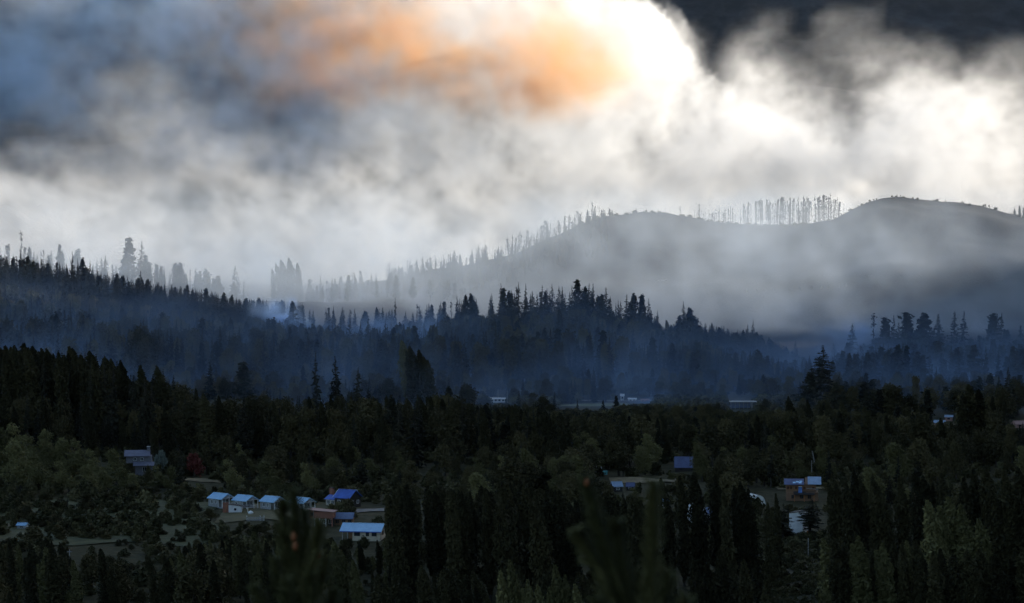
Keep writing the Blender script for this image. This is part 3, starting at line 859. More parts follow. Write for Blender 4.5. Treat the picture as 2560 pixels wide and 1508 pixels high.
# hazy rows at 1850 m
L8 = 'pale hazy conifer standing in smoke behind the left wooded ridge'
scatter(['pine', 'pine', 'burnt', 'tufted'], (-30, 610), (1930, 2010), 90, (18, 30), L8, 'hazy conifers behind the left ridge', ([-30, 60, 120, 180, 240, 300, 400, 450, 500, 560, 610], [592, 605, 610, 596, 612, 625, 648, 656, 672, 676, 705]), 12, (.9, 1.5), 5, 2)
want_px('tufted', 325, 600, 1960, 'broad hazy pine, left one of the tall pair', '', 1.5)
want_px('pine', 352, 602, 1960, 'narrow tall hazy pine, right one of the tall pair behind the left ridge', '', 1.5)
want_px('burnt', 53, 582, 1960, 'thin bare snag sticking up from the hazy trees at the upper left', '', 1.2)
want_px('pine', 585, 662, 1960, 'pair of hazy bushy pines at the end of the row behind the left ridge', '', 1.6)
for px, tp, w_ in [(686, 672, 1.0), (702, 660, 1.1), (718, 650, 1.3), (733, 646, 1.5), (748, 658, 1.0)]:
    want_px('poplar', px, tp, 1960, 'ghostly pale poplar in the small clump standing alone in the smoke', 'poplar clump alone in the smoke', w_)
scatter(['pine', 'burnt', 'pine', 'tufted'], (765, 1180), (1930, 2060), 90, (10, 22), 'faint conifer dissolving in smoke in the hollow left of the bare hill', 'faint conifers in the smoky hollow', ([760, 850, 960, 1100, 1180], [690, 672, 668, 690, 715]), 22, (.9, 1.5), 5, 3)
# ridges at 1420 m
LR = 'dark blue conifer on the skyline of the long wooded ridge at the left'
scatter(['pine', 'pine', 'pine', 'burnt'], (-40, 700), (1390, 1450), 150, (15, 21), {'pine': LR, 'burnt': 'scorched thin trunk between the conifers of the left ridge'}, 'conifers on the left ridge skyline', RIDGE_TOP, 9, (.9, 1.6), 4, 4)
LM = 'dark conifer on the skyline of the middle ridge'
scatter(['pine', 'pine', 'pine', 'pine', 'pine', 'burnt'], (700, 2010), (1385, 1440), 175, (15, 26), {'pine': LM, 'burnt': 'scorched thin trunk among the conifers of the middle ridge'}, 'conifers on the middle ridge skyline', RIDGE_TOP, 11, (.9, 1.6), 4, 5)
for px, tp, w_ in [(1253, 708, 1.1), (1294, 706, 1.1), (1317, 708, .9), (1355, 713, 1.0), (1383, 710, 1.1), (1406, 716, .9), (1432, 712, 1.0), (1445, 703, 1.2), (1474, 709, 1.2), (1483, 707, .9), (1516, 718, 1.3), (1566, 736, 1.3), (1584, 740, 1.2), (1603, 741, 1.1), (1622, 746, 1.3), (1643, 775, 1.0)]:
    want_px('pine', px, tp, 1400, 'tall dark conifer in the highest group on the middle ridge', 'tallest conifers on the middle ridge', w_ * 1.05)
want_px('pine', 1711, 753, 1395, 'dark ragged conifer standing highest just right of the gap in the middle ridge', '', 1.2)
want_px('pine', 1722, 775, 1392, 'broad dark conifer leaning on the ragged one right of the gap', '', 1.3)
want_px('pine', 1879, 799, 1380, 'smooth dark columnar conifer near the right end of the middle ridge', '', 1.0)
want_px('palepoplar', 1672, 800, 1440, 'yellowish sunlit tree glowing in the gap of the middle ridge', '', 1.0)
want_px('pine', 987, 741, 1410, 'thin conifer poking above the ridge where it dips', '', .8)
want_px('pine', 352, 676, 1400, 'large solid dark conifer low on the left ridge', '', 1.5)
want_px('pine', 181, 627, 1420, 'dark conifer with flat layered boughs, tallest on the left ridge', '', 1.0)
for px, tp in [(196, 646), (209, 650), (224, 652)]:
    want_px('pine', px, tp, 1418, 'dark layered conifer in the short row beside the tallest one on the left ridge', 'layered conifers on the left ridge', 1.0)
want_px('pine', 52, 616, 1425, 'thin knobbly snag-like conifer at the upper left end of the ridge', '', .6)
SL = 'conifer on the shaded slope below the ridge'
scatter(['pine', 'pine', 'pine', 'pine', 'broad'], (-100, 2080), (1090, 1425), 3300, (13, 21), SL, 'slope', ([-100, 0, 300, 640, 900, 1100, 1450, 1620, 1800, 2080], [690, 700, 745, 790, 815, 790, 765, 800, 860, 940]), 14, (.8, 1.3), 5, 6, stuff=True)
scatter(['pine', 'pine', 'tufted', 'pine'], (1740, 2640), (1090, 1430), 900, (12, 19), SL, 'slope', ([1740, 1850, 1960, 2080, 2200, 2400, 2640], [845, 865, 895, 880, 850, 840, 835]), 22, (1.0, 1.7), 5, 60, stuff=True)
scatter(['pine', 'tufted', 'pine'], (2080, 2600), (1300, 1420), 34, (14, 20), {'pine': 'navy conifer in the loose row', 'tufted': 'tufted navy pine in the loose row'}, 'loose right row', ([2080, 2200, 2420, 2600], [830, 800, 792, 802]), 16, (1.1, 1.8), 5, 61)
for a_, b_, d0, d1, n_, sd in ((2650, 4200, 260, 1050, 1500, 62), (2650, 3600, 1050, 1700, 900, 63), (-1300, -80, 300, 1050, 700, 64), (-1000, -80, 1050, 1600, 600, 65)):
    scatter(['pine', 'broad', 'pine'], (a_, b_), (d0, d1), n_, (11, 19), SL, 'slope', None, 22, (1.0, 1.7), 5, sd, stuff=True)
scatter(['pine'], (1600, 2010), (1330, 1440), 260, (15, 22), SL, 'slope', RIDGE_TOP, 12, (1.0, 1.7), 4, 66, stuff=True)
scatter(['pine'], (-60, 720), (1400, 1450), 220, (15, 21), SL, 'slope', RIDGE_TOP, 14, (1.0, 1.7), 4, 67, stuff=True)
scatter(['pine', 'burnt', 'pine'], (980, 1520), (2060, 2240), 420, (8, 15), SL, 'slope', None, 12, (.8, 1.3), 5, 68, stuff=True)
# nearer conifers half way down, in front of the blue smoke
for px, tp, D, w_ in [(736, 822, 1220, 1.0), (755, 815, 1215, 1.2), (772, 822, 1225, .9), (815, 815, 1210, 1.1), (832, 810, 1205, 1.3), (852, 803, 1215, 1.1), (872, 796, 1205, 1.3), (901, 806, 1215, 1.2), (914, 795, 1210, 1.4), (936, 838, 1225, 1.1), (965, 800, 1240, 1.0), (985, 830, 1215, 1.6)]:
    want_px('pine', px, tp, D, 'blue-green conifer in the nearer row in front of the blue smoke of the hollow', 'conifers in front of the blue smoke', w_)
# right group
for px, tp, w_, k in [(2052 + 0, 880, 1.2, 'pine'), (2132, 808, 1.2, 'pine'), (2187, 790, .9, 'burnt'), (2212, 800, 1.0, 'tufted'), (2234, 788, .8, 'pine'), (2248, 806, 1.3, 'pine'), (2268, 788, 1.1, 'tufted'), (2309, 786, 1.2, 'tufted'), (2345, 785, 1.3, 'pine'), (2385, 779, 1.1, 'pine'), (2409, 778, 1.0, 'pine'), (2478, 790, .9, 'tufted'), (2492, 786, 1.1, 'pine'), (2503, 782, .8, 'pine'), (2552, 812, 1.2, 'pine')]:
    want_px(k, px, tp, 1330, 'dark blue pine standing in the loose row above the blue smoke at the right', 'pines above the blue smoke at the right', w_ * 1.6)
scatter(['pine', 'tufted', 'pine', 'burnt'], (2060, 2590), (1180, 1400), 130, (12, 18), 'smaller hazy conifer in the blue smoke under the loose row of pines at the right', 'conifers in the blue smoke at the right', ([2060, 2150, 2560], [905, 822, 815]), 20, (1.1, 1.9), 5, 7)
for px, tp, w_ in [(1868, 783, 1.6), (1892, 780, 1.5), (1915, 784, 1.3), (1935, 798, 1.5), (1975, 788, 1.6), (2000, 800, 1.2), (2031, 775, 1.2), (2055, 775, 1.7), (2070, 776, 1.5), (2098, 776, 1.3), (2115, 774, 1.0)]:
    want_px(['tufted', 'pine', 'tufted'][px % 3], px, tp, 1960, 'hazy grey green pine behind the ridge where it drops to the gap at the right', 'hazy pines behind the right gap', w_ * .95)
want_px('pine', 1990, 850, 1250, 'lone dark conifer in front of the smoky gap left of the big one', '', 2.0)
want_px('pine', 2055, 863, 985, 'biggest dark conifer, standing clear in front of the smoky gap at the right', '', 3.0)
want_px('tufted', 2022, 935, 960, 'drooping dark tree leaning left at the foot of the biggest conifer', '', 1.9)
want_px('pine', 2075, 935, 950, 'shorter dark conifer touching the right side of the biggest one', '', 2.0)
want_px('pine', 2097, 930, 960, 'small slim conifer just right of the biggest one', '', .9)
# valley floor trees at about 1000 m
for px, tp, D, k, w_, lb in [
        (787, 878, 930, 'pine', .9, 'tall slim dark pine with bare lower trunk, left of three clear-standing pines'),
        (841, 889, 925, 'pine', 1.3, 'bushy dark pine, middle of three standing clear of the forest'),
        (893, 918, 925, 'pine', 1.3, 'lower dark pine, right of three standing clear of the forest'),
        (614, 910, 960, 'tufted', 1.6, 'broad navy pine alone in the haze left of the three clear-standing pines'),
        (524, 903, 1000, 'pine', 1.2, 'slim navy conifer alone in the haze at the left'),
        (1020, 852, 1010, 'palepoplar', 1.1, 'hazy green wind-bent poplar, left and tallest of its clump'),
        (1035, 866, 985, 'poplar', 1.3, 'dark wind-bent poplar, second in the tall clump'),
        (1055, 875, 985, 'poplar', 1.3, 'dark wind-bent poplar, third in the tall clump'),
        (1075, 892, 985, 'poplar', 1.2, 'dark wind-bent poplar at the right end of the tall clump'),
        (1172, 955, 960, 'broad', 1.25, 'round dark tree standing at the left of the white building'),
        (1120, 970, 930, 'pine', 1.4, 'knobbly dark conifer below the round dark tree'),
        (1297, 975, 960, 'pine', .9, 'narrow dark conifer just right of the white building'),
        (1335, 977, 960, 'broad', 1.1, 'rounded dark tree with a pointed top right of the white building'),
        (1358, 982, 965, 'broad', .9, 'lower dark tree at the right of the pointed one'),
        (1444, 995, 950, 'pine', .9, 'small dark conifer on the edge of the pale field, left'),
        (1509, 1002, 950, 'pine', .8, 'very slim dark conifer on the edge of the pale field'),
        (1541, 990, 945, 'tufted', .9, 'crooked dark pine on the edge of the pale field'),
        (1642, 1004, 945, 'pine', .9, 'pointed dark conifer in front of the white wisps of smoke'),
        (2295, 932, 970, 'broad', .7, 'dark egg-shaped tree standing in the blue haze at the right'),
        (2259, 870, 1130, 'pine', 1.5, 'rounded blue conifer in mid haze at the right'),
        (2355, 882, 1120, 'pine', 1.0, 'thin blue conifer in mid haze right of the rounded one'),
        (2522, 918, 930, 'pine', 1.5, 'tall dark conifer near the right edge')]:
    want_px(k, px, tp, D, lb, '', w_ * 1.1)
scatter(['pine', 'pine', 'broad', 'burnt'], (560, 1130), (880, 1080), 60, (9, 16), 'navy tree in the dim haze behind the dark forest', 'navy trees behind the dark forest', ([560, 700, 900, 1130], [955, 960, 965, 975]), 16, (.9, 1.3), 6, 8)
scatter(['pine', 'broad', 'tufted', 'broad'], (2090, 2590), (900, 1100), 120, (9, 17), 'dark navy tree in the belt below the blue smoke at the right', 'navy trees at the right', ([2090, 2200, 2300, 2420, 2590], [955, 945, 965, 935, 920]), 14, (1.1, 1.8), 5, 9)
scatter(['broad', 'shrub', 'broad', 'pine'], (1120, 2090), (880, 985), 130, (4, 9), 'low dark tree in the hedge along the near side of the valley field', 'low trees along the valley field', None, wv=(.9, 1.4), spacing=5, seed=10)
scatter(['shrub'], (1600, 2040), (955, 1015), 500, (1.5, 4), 'shrub', 'valley', None, wv=(1.2, 2.2), spacing=2, seed=41, stuff=True)
scatter(['shrub'], (1180, 1385), (955, 1015), 260, (1.5, 4), 'shrub', 'valley', None, wv=(1.2, 2.2), spacing=2, seed=42, stuff=True)
scatter(['shrub'], (1180, 2040), (940, 984), 400, (1.5, 3), 'shrub', 'valley', None, wv=(1.2, 2.2), spacing=2, seed=43, stuff=True)
scatter(['broad', 'shrub', 'broad', 'pine'], (1100, 2100), (875, 960), 700, (2.5, 5), 'tree', 'valley', None, wv=(1.0, 1.6), spacing=3, seed=40, stuff=True)
scatter(['broad', 'shrub', 'pine'], (-60, 2640), (1006, 1100), 1100, (5, 11), 'tree', 'valley', None, wv=(.9, 1.4), spacing=6, seed=11, stuff=True)
# dark forest belt 720-880 m
TL = ([-60, 0, 60, 120, 200, 260, 310, 335, 350, 390, 440, 470, 560, 700, 850, 950, 1100, 1200, 1280, 1360, 1450, 1600, 1750, 1850, 1960, 2060, 2180, 2300, 2420, 2500, 2620],
      [868, 868, 866, 872, 880, 884, 905, 935, 918, 912, 935, 958, 985, 985, 992, 985, 978, 992, 1002, 1020, 1038, 1030, 1040, 1030, 1010, 1008, 1015, 1022, 965, 985, 990])
scatter(['poplar', 'poplar', 'pine'], (-60, 335), (770, 850), 92, (24, 34), {'poplar': 'wind-bent black-green poplar in the tall dark mass at the left', 'pine': 'dark conifer inside the tall mass of poplars at the left'}, 'tall dark mass at the left', TL, 9, (.9, 1.4), 3.5, 12)
for px, tp in [(22, 866), (50, 864), (75, 860), (105, 866), (135, 870), (153, 872), (182, 868), (205, 872), (252, 878), (316, 902), (360, 915), (414, 917)]:
    want_px('poplar', px, tp, 800, 'wind-bent poplar tip on the skyline of the tall dark mass at the left', 'poplar tips of the tall dark mass', 1.3)
scatter(['pine', 'pine', 'broad', 'poplar'], (335, 1460), (730, 880), 190, (14, 22), {'pine': 'dark conifer in the forest belt behind the cabins', 'broad': 'dark leafy tree in the forest belt behind the cabins', 'poplar': 'dark poplar in the forest belt behind the cabins'}, 'forest belt behind the cabins', TL, 10, (.9, 1.4), 5, 13)
scatter(['broad', 'poplar', 'pine', 'broad'], (1460, 2600), (740, 880), 170, (11, 19), {'pine': 'dark conifer in the forest belt at the right', 'broad': 'dark leafy tree in the forest belt at the right', 'poplar': 'dark poplar in the forest belt at the right'}, 'forest belt at the right', TL, 12, (.9, 1.4), 5, 14)
for px, tp, w_, D in [(1983, 992, 1.2, 790), (2030, 1000, 1.0, 790), (2055, 1012, 1.0, 795), (2085, 1005, 1.1, 790), (2112, 1004, 1.4, 785), (2175, 1015, 1.1, 780), (2432, 962, 1.9, 770), (2452, 975, 1.7, 770), (2415, 985, 1.6, 765)]:
    want_px('poplar', px, tp, D, 'dark poplar rising above the forest belt at the right', 'poplars rising above the right belt', w_)
# pale wind-swept trees at the left
for px, tp, D, w_ in [(20, 1055, 690, 1.4), (60, 1048, 685, 1.3), (95, 1075, 682, 1.3), (130, 1065, 680, 1.2), (170, 1090, 678, 1.1), (212, 1088, 676, 1.2), (245, 1115, 674, 1.2), (290, 1120, 672, 1.2), (268, 1170, 655, 1.3), (312, 1165, 655, 1.2), (335, 1180, 652, 1.0), (405, 1158, 668, 1.2), (440, 1160, 668, 1.2), (425, 1185, 660, 1.3), (500, 1205, 650, 1.0), (5, 1085, 660, 1.3), (50, 1100, 655, 1.4), (110, 1120, 652, 1.4), (170, 1145, 650, 1.4), (225, 1160, 648, 1.3)]:
    want_px('pale', px, tp, D, 'pale green leafy tree swept by the wind on the slope below the tall dark mass', 'pale wind-swept trees at the left', w_ * .95)
want_px('red', 484, 1132, 702, 'small round dark red tree beside the straw-coloured patch behind the cabins', '', 1.25)
want_px('grey', 402, 1126, 705, 'pale grey feathery tree right of the grey house', '', .8)
want_px('grey', 1825, 1172, 668, 'pale grey bush between the foreground poplars at the right', '', .9)
want_px('broad', 372, 1160, 660, 'small black-green tree in front of the grey house', '', .55)
# middle ground trees and shrubs
for px, tp, D, w_, k in [(70, 1262, 600, 1.1, 'broad'), (165, 1240, 610, .9, 'pine'), (215, 1225, 615, 1.3, 'broad'), (420, 1235, 620, 1.0, 'pine'), (525, 1268, 600, 1.5, 'broad'), (255, 1280, 585, 1.3, 'broad'), (330, 1300, 575, 1.3, 'broad'), (395, 1290, 580, .9, 'broad'), (120, 1300, 580, 1.2, 'palepoplar'), (185, 1305, 575, 1.2, 'palepoplar')]:
    want_px(k, px, tp, D, 'dark tree scattered over the scrubby clearing left of the cabins', 'trees on the left clearing', w_)
scatter(['shrub'], (-40, 1000), (560, 720), 300, (1.6, 4.6), 'rounded dark green shrub on the grassy clearing around the cabins', 'shrubs around the cabins', None, wv=(.9, 1.6), spacing=2.2, seed=15)
scatter(['broad', 'pale', 'broad', 'pine', 'shrub'], (430, 1500), (650, 740), 90, (5, 11), {'broad': 'low leafy tree at the foot of the forest behind the cabins', 'pale': 'lighter green low tree at the foot of the forest behind the cabins', 'pine': 'young conifer at the foot of the forest behind the cabins', 'shrub': 'shrub at the foot of the forest behind the cabins'}, 'low trees behind the cabins', None, wv=(.9, 1.5), spacing=4, seed=16)
scatter(['broad', 'pale', 'broad', 'broad', 'shrub', 'pine'], (1200, 2600), (610, 760), 170, (6, 13), {'broad': 'leafy tree in the thicket between the poplars and the forest at the right', 'pale': 'lighter leafy tree in the thicket at the right', 'pine': 'young conifer in the thicket at the right', 'shrub': 'shrub in the thicket at the right'}, 'thicket at the right', None, wv=(.9, 1.5), spacing=4, seed=17)
scatter(['shrub'], (1000, 2600), (560, 720), 150, (1.5, 4), 'low shrub on the ground between the trees at the right', 'shrubs at the right', None, wv=(.9, 1.6), spacing=2.2, seed=18)
scatter(['shrub', 'shrub', 'shrub', 'broad'], (-80, 2640), (480, 860), 1500, (1.0, 3.6), 'shrub', 'rest', None, wv=(.9, 1.7), spacing=2, seed=19, stuff=True)
scatter(['pine', 'broad', 'poplar'], (-80, 2640), (740, 960), 700, (10, 17), 'tree', 'rest', ([-80, 300, 400, 1300, 1500, 2600], [930, 935, 1000, 1020, 1045, 1030]), 20, (.9, 1.4), 3.5, seed=20, stuff=True)
want_px('pine', 2029, 1246, 574, 'broad dark conifer hiding the right half of the white barn', '', 3.8)
want_px('pine', 1960, 1258, 570, 'dark conifer at the left side of the white barn', '', 2.6)
scatter(['shrub', 'shrub', 'shrub', 'broad'], (-60, 1020), (500, 650), 380, (.9, 2.2), 'shrub', 'rest', None, wv=(1.0, 1.8), spacing=2, seed=30, stuff=True)
scatter(['shrub'], (1900, 2120), (440, 574), 520, (.5, 1.9), 'shrub', 'rest', None, wv=(1.0, 2.0), spacing=1.5, seed=31, stuff=True, avoid=False)
# foreground poplars
PT = ([900, 960, 1000, 1060, 1120, 1200, 1300, 1380, 1460, 1560, 1660], [1350, 1310, 1215, 1205, 1220, 1225, 1190, 1215, 1235, 1230, 1260])
scatter(['poplar'], (985, 1670), (455, 590), 105, (19, 25), 'dark narrow poplar in the dense stand filling the centre of the foreground', 'dense poplar stand in the centre', PT, 16, (.8, 1.15), 3.2, 21)
scatter(['poplar', 'poplar', 'palepoplar'], (640, 1000), (440, 560), 50, (9, 17), {'poplar': 'dark poplar in front of the cabins', 'palepoplar': 'lighter poplar in front of the cabins'}, 'poplars in front of the cabins', ([640, 800, 850, 960, 1000], [1330, 1335, 1345, 1350, 1300]), 20, (.8, 1.1), 3.2, 22)
scatter(['poplar', 'poplar', 'broad', 'palepoplar'], (-40, 660), (420, 560), 95, (8, 16), {'poplar': 'dark narrow poplar in the foreground at the left', 'broad': 'dark leafy tree in the foreground at the left', 'palepoplar': 'lighter narrow poplar in the foreground at the left'}, 'foreground trees at the left', ([-40, 60, 200, 330, 480, 560, 660], [1350, 1330, 1345, 1400, 1350, 1345, 1325]), 22, (.8, 1.2), 3.4, 23)
for px, tp, w_, D in [(1678, 1195, .75, 505), (1713, 1192, .8, 500), (1752, 1186, .95, 500), (1803, 1192, 1.0, 505), (1824, 1230, .9, 495), (1850, 1215, .8, 510), (1878, 1205, .9, 500), (1932, 1258, .8, 500), (1950, 1235, .6, 515)]:
    want_px('poplar', px, tp, D, 'black slender poplar in the row in front of the village, left of the white barn', 'slender poplar row before the village', w_ * 1.1)
for px, tp, w_, D in [(2098, 1185, .9, 500), (2150, 1178, 1.1, 505), (2135, 1205, 1.0, 495), (2180, 1200, .9, 510), (2200, 1190, 1.0, 500), (2232, 1205, 1.0, 500), (2262, 1195, 1.1, 505), (2300, 1180, 1.2, 500), (2335, 1190, 1.1, 505), (2372, 1185, 1.0, 500), (2420, 1195, 1.1, 500), (2455, 1175, 1.2, 505), (2490, 1170, 1.1, 500), (2530, 1180, 1.2, 500), (2560, 1175, 1.1, 505), (2590, 1170, 1.2, 500)]:
    want_px('poplar', px, tp, D, 'black poplar in the tall row right of the brown house', 'tall poplar row at the right', w_)
for px, tp, w_, D in [(2350, 1255, 1.1, 450), (2395, 1245, 1.2, 452), (2445, 1265, 1.2, 448), (2475, 1300, 1.0, 446)]:
    want_px('palepoplar', px, tp, D, 'greener poplar standing nearer than the tall row at the right', 'greener near poplars at the right', w_)
for px in range(2085, 2320, 22):
    want_px('palepoplar' if px % 3 == 0 else 'poplar', px + (px * 7 % 11) - 5, 1340 + (px * 13 % 24), 425 + px % 9, 'feathery poplar in the low dense clump at the bottom right', 'low dense poplar clump bottom right', 1.0)
for px in range(2320, 2600, 26):
    want_px('poplar', px, 1370 + (px * 17 % 30), 410 + px % 7, 'dark poplar at the very bottom right', 'dark poplars at the bottom right', 1.1)
for px, tp, w_ in [(1297, 1403, .9), (1270, 1430, .9), (1335, 1452, .9), (1365, 1465, .9), (1410, 1415, .95), (1425, 1440, .9), (1455, 1462, .95), (1392, 1470, 1.0)]:
    want_px('palepoplar', px, tp, 372, 'pale green poplar tip at the bottom edge of the picture', 'pale poplar tips at the bottom', w_ * .8)
scatter(['poplar'], (960, 2080), (390, 450), 60, (10, 20), 'dark poplar at the foot of the foreground stand', 'dark poplars at the bottom', ([960, 1240, 1500, 1660, 1700, 1940, 1941, 2079, 2080], [1400, 1420, 1430, 1380, 1330, 1330, 1500, 1500, 1400]), 22, (.8, 1.2), 3.4, 24)
scatter(['shrub', 'shrub', 'broad'], (1930, 2090), (440, 566), 40, (.8, 2.2), {'shrub': 'small shrub in the grassy gap below the white barn', 'broad': 'small leafy bush in the grassy gap below the white barn'}, 'shrubs below the white barn', None, wv=(.9, 1.5), spacing=2.2, seed=25, avoid=False)


MADE = []


def build_trees():
    # individuals: the 300 that show largest of each kind; the rest becomes one mass per kind
    by = {}
    for q_ in REQ: by.setdefault(KIND[q_[0]][0], []).append(q_)
    cnt = 0
    r = np.random.RandomState(77)
    cap = {'pine_tree': 300, 'poplar_tree': 300, 'burnt_tree': 300, 'broadleaf_tree': 300, 'shrub': 300}
    rest = []
    for kn, L_ in by.items():
        ind = [q_ for q_ in L_ if q_[7] >= 0]
        ind.sort(key=lambda q_: -(q_[7] if q_[7] > 1e5 else q_[3] / q_[2]))
        keep = ind[:cap[kn]]; rest += ind[cap[kn]:] + [q_ for q_ in L_ if q_[7] < 0]
        for kd, x, y, h, w, lb, gr, pr, z in keep:
            P = PROTO[kd]; v = r.randint(len(P)); tr, cr = P[v]
            if z is None: z = float(ground(x, y))
            base_h = KIND[kd][2]; s = h / base_h
            if kd in ('poplar', 'palepoplar', 'pale', 'broad'): rz = r.uniform(-.6, .6)
            else: rz = r.uniform(0, 6.283)
            wf = s ** .75 * w if kd not in ('shrub',) else s * w
            e = bpy.data.objects.new(kn, None); COL.objects.link(e)
            e.location = (x, y, z - .1); e.rotation_euler = (r.normal() * .015, r.normal() * .015, rz); e.scale = (wf, wf, s)
            e.empty_display_size = .5
            tag(e, lb, KIND[kd][1], gr or None); MADE.append((e, kd, x, y, gr))
            a = bpy.data.objects.new('stem' if kn == 'shrub' else 'trunk', tr); b = bpy.data.objects.new('branches' if kd == 'burnt' else 'crown', cr)
            for c in (a, b): COL.objects.link(c); c.parent = e
            if kd == 'burnt': b['kind'] = 'stuff'
            cnt += 1
    # the uncounted rest: instanced on points
    pools = {}
    for q_ in rest: pools.setdefault('shrubbery' if q_[0] == 'shrub' else ('conifer_forest' if q_[0] in ('pine', 'tufted', 'burnt') else 'leafy_woods'), []).append(q_)
    lab = {'shrubbery': 'low scrub and undergrowth covering the ground between the trees', 'conifer_forest': 'mass of dark conifers covering the slopes below the ridges', 'leafy_woods': 'mass of dark leafy trees filling the woods on the valley floor'}
    for nm, L_ in pools.items():
        kinds = sorted({q_[0] for q_ in L_}); variants = []; start = {}
        for k in kinds: start[k] = len(variants); variants += PROTO[k]
        pc = bpy.data.collections.new(nm + '_kinds')
        for i, (tr, cr) in enumerate(variants):
            n1, n2 = len(tr.vertices), len(cr.vertices)
            c1 = np.empty(n1 * 3, np.float32); tr.vertices.foreach_get('co', c1); c2 = np.empty(n2 * 3, np.float32); cr.vertices.foreach_get('co', c2)
            f1 = np.empty(len(tr.polygons) * 4, np.int32); tr.polygons.foreach_get('vertices', f1); f2 = np.empty(len(cr.polygons) * 4, np.int32); cr.polygons.foreach_get('vertices', f2)
            mi = np.concatenate([np.zeros(len(f1) // 4, int), np.ones(len(f2) // 4, int)])
            me = mesh_np('tree_mesh', np.concatenate([c1.reshape(-1, 3), c2.reshape(-1, 3)]), np.concatenate([f1.reshape(-1, 4), f2.reshape(-1, 4) + n1]), [tr.materials[0], cr.materials[0]], False, mi)
            ob = bpy.data.objects.new('%s_%03d' % (nm, i), me); pc.objects.link(ob)
        n_ = len(L_)
        pos = np.zeros((n_, 3), np.float32); rot = np.zeros((n_, 3), np.float32); scl = np.zeros((n_, 3), np.float32); idx = np.zeros(n_, np.int32)
        gz = ground(np.array([q_[1] for q_ in L_]), np.array([q_[2] for q_ in L_]))
        for i, q_ in enumerate(L_):
            kd, x, y, h, w = q_[:5]; s = h / KIND[kd][2]
            pos[i] = (x, y, gz[i] - .1); wf = s ** .75 * w if kd != 'shrub' else s * w
            scl[i] = (wf, wf, s); rot[i] = (0, 0, r.uniform(-.6, .6) if kd in ('poplar', 'palepoplar', 'pale', 'broad') else r.uniform(0, 6.28))
            idx[i] = start[kd] + r.randint(len(PROTO[kd]))
        me = bpy.data.meshes.new(nm); me.vertices.add(n_); me.vertices.foreach_set('co', pos.ravel())
        for an, ty, arr, fld in (('rot', 'FLOAT_VECTOR', rot, 'vector'), ('scl', 'FLOAT_VECTOR', scl, 'vector'), ('idx', 'INT', idx, 'value')):
            at_ = me.attributes.new(an, ty, 'POINT'); at_.data.foreach_set(fld, arr.ravel())
        o = bpy.data.objects.new(nm, me); COL.objects.link(o); tag(o, lab[nm], kind='stuff')
        g = bpy.data.node_groups.new(nm, 'GeometryNodeTree')
        g.interface.new_socket('Geometry', in_out='INPUT', socket_type='NodeSocketGeometry'); g.interface.new_socket('Geometry', in_out='OUTPUT', socket_type='NodeSocketGeometry')
        N, L = g.nodes.new, g.links.new
        gi, go, ip, ci = N('NodeGroupInput'), N('NodeGroupOutput'), N('GeometryNodeInstanceOnPoints'), N('GeometryNodeCollectionInfo')
        ci.inputs[0].default_value = pc; ci.inputs['Separate Children'].default_value = True; ci.inputs['Reset Children'].default_value = True
        ip.inputs['Pick Instance'].default_value = True
        def na(nme, ty):
            a_ = N('GeometryNodeInputNamedAttribute'); a_.data_type = ty; a_.inputs['Name'].default_value = nme
            return a_.outputs[0]
        L(gi.outputs[0], ip.inputs['Points']); L(ci.outputs[0], ip.inputs['Instance'])
        L(na('idx', 'INT'), ip.inputs['Instance Index']); L(na('scl', 'FLOAT_VECTOR'), ip.inputs['Scale'])
        er = N('FunctionNodeEulerToRotation'); L(na('rot', 'FLOAT_VECTOR'), er.inputs[0]); L(er.outputs[0], ip.inputs['Rotation'])
        L(ip.outputs[0], go.inputs[0])
        md = o.modifiers.new('plants', 'NODES'); md.node_group = g
    print('trees', cnt, {k: len(v) for k, v in by.items()}, {k: len(v) for k, v in pools.items()}, time.time() - T0)


build_trees()


# ------------------------------------------------------------------ labels that single the trees out
FARMARK = [(53, 'the thin bare snag'), (338, 'the tall hazy pair'), (718, 'the ghostly poplar clump'), (1135, 'the rounded hazy conifer'), (1196, 'the tallest foot-of-hill conifer'), (1370, 'the forked charred tree'),
           (1530, 'the low bare crest'), (1740, 'the stump on the flat crest'), (1900, 'the step in the trunks'), (2010, 'the middle of the stand'), (2118, 'the rounded crest'), (2241, 'the crest-top conifer'), (2540, 'the end of the crest')]
MIDMARK = [(52, 'the knobbly snag'), (181, 'the layered pine'), (352, 'the big solid pine'), (524, 'the slim navy conifer'), (720, 'the blue smoke hollow'), (841, 'the three clear pines'), (987, 'the dip pine'), (1050, 'the bent poplar clump'),
           (1172, 'the round dark tree'), (1244, 'the white building'), (1383, 'the highest pine group'), (1582, 'the far white cottages'), (1690, 'the ridge gap'), (1879, 'the columnar conifer'), (2055, 'the biggest conifer'),
           (2259, 'the rounded blue conifer'), (2397, 'the twin tufted pines'), (2522, 'the edge conifer')]
NEARMARK = [(20, 'the pale path'), (95, 'the small pale hut'), (200, 'the dark tree trio'), (340, 'the grey house'), (484, 'the red tree'), (545, 'the first cabin'), (612, 'the second cabin'), (680, 'the third cabin'), (752, 'the fourth cabin'),
            (860, 'the deep blue roof'), (910, 'the long pale roof'), (1110, 'the dark stand'), (1300, 'the pale bottom poplars'), (1500, 'the turquoise shed'), (1542, 'the blue gable roof'), (1716, 'the navy roof'), (1800, 'the slender poplars'),
            (1900, 'the white tunnel'), (1991, 'the white barn'), (2040, 'the brown house'), (2200, 'the bottom clump'), (2360, 'the pink house'), (2440, 'the greener poplars'), (2550, 'the pink roof end')]
ORD = ['', 'first', 'second', 'third', 'fourth', 'fifth', 'sixth', 'seventh', 'eighth', 'ninth', 'tenth', 'eleventh', 'twelfth', 'thirteenth', 'fourteenth', 'fifteenth', 'sixteenth', 'seventeenth', 'eighteenth', 'nineteenth', 'twentieth']


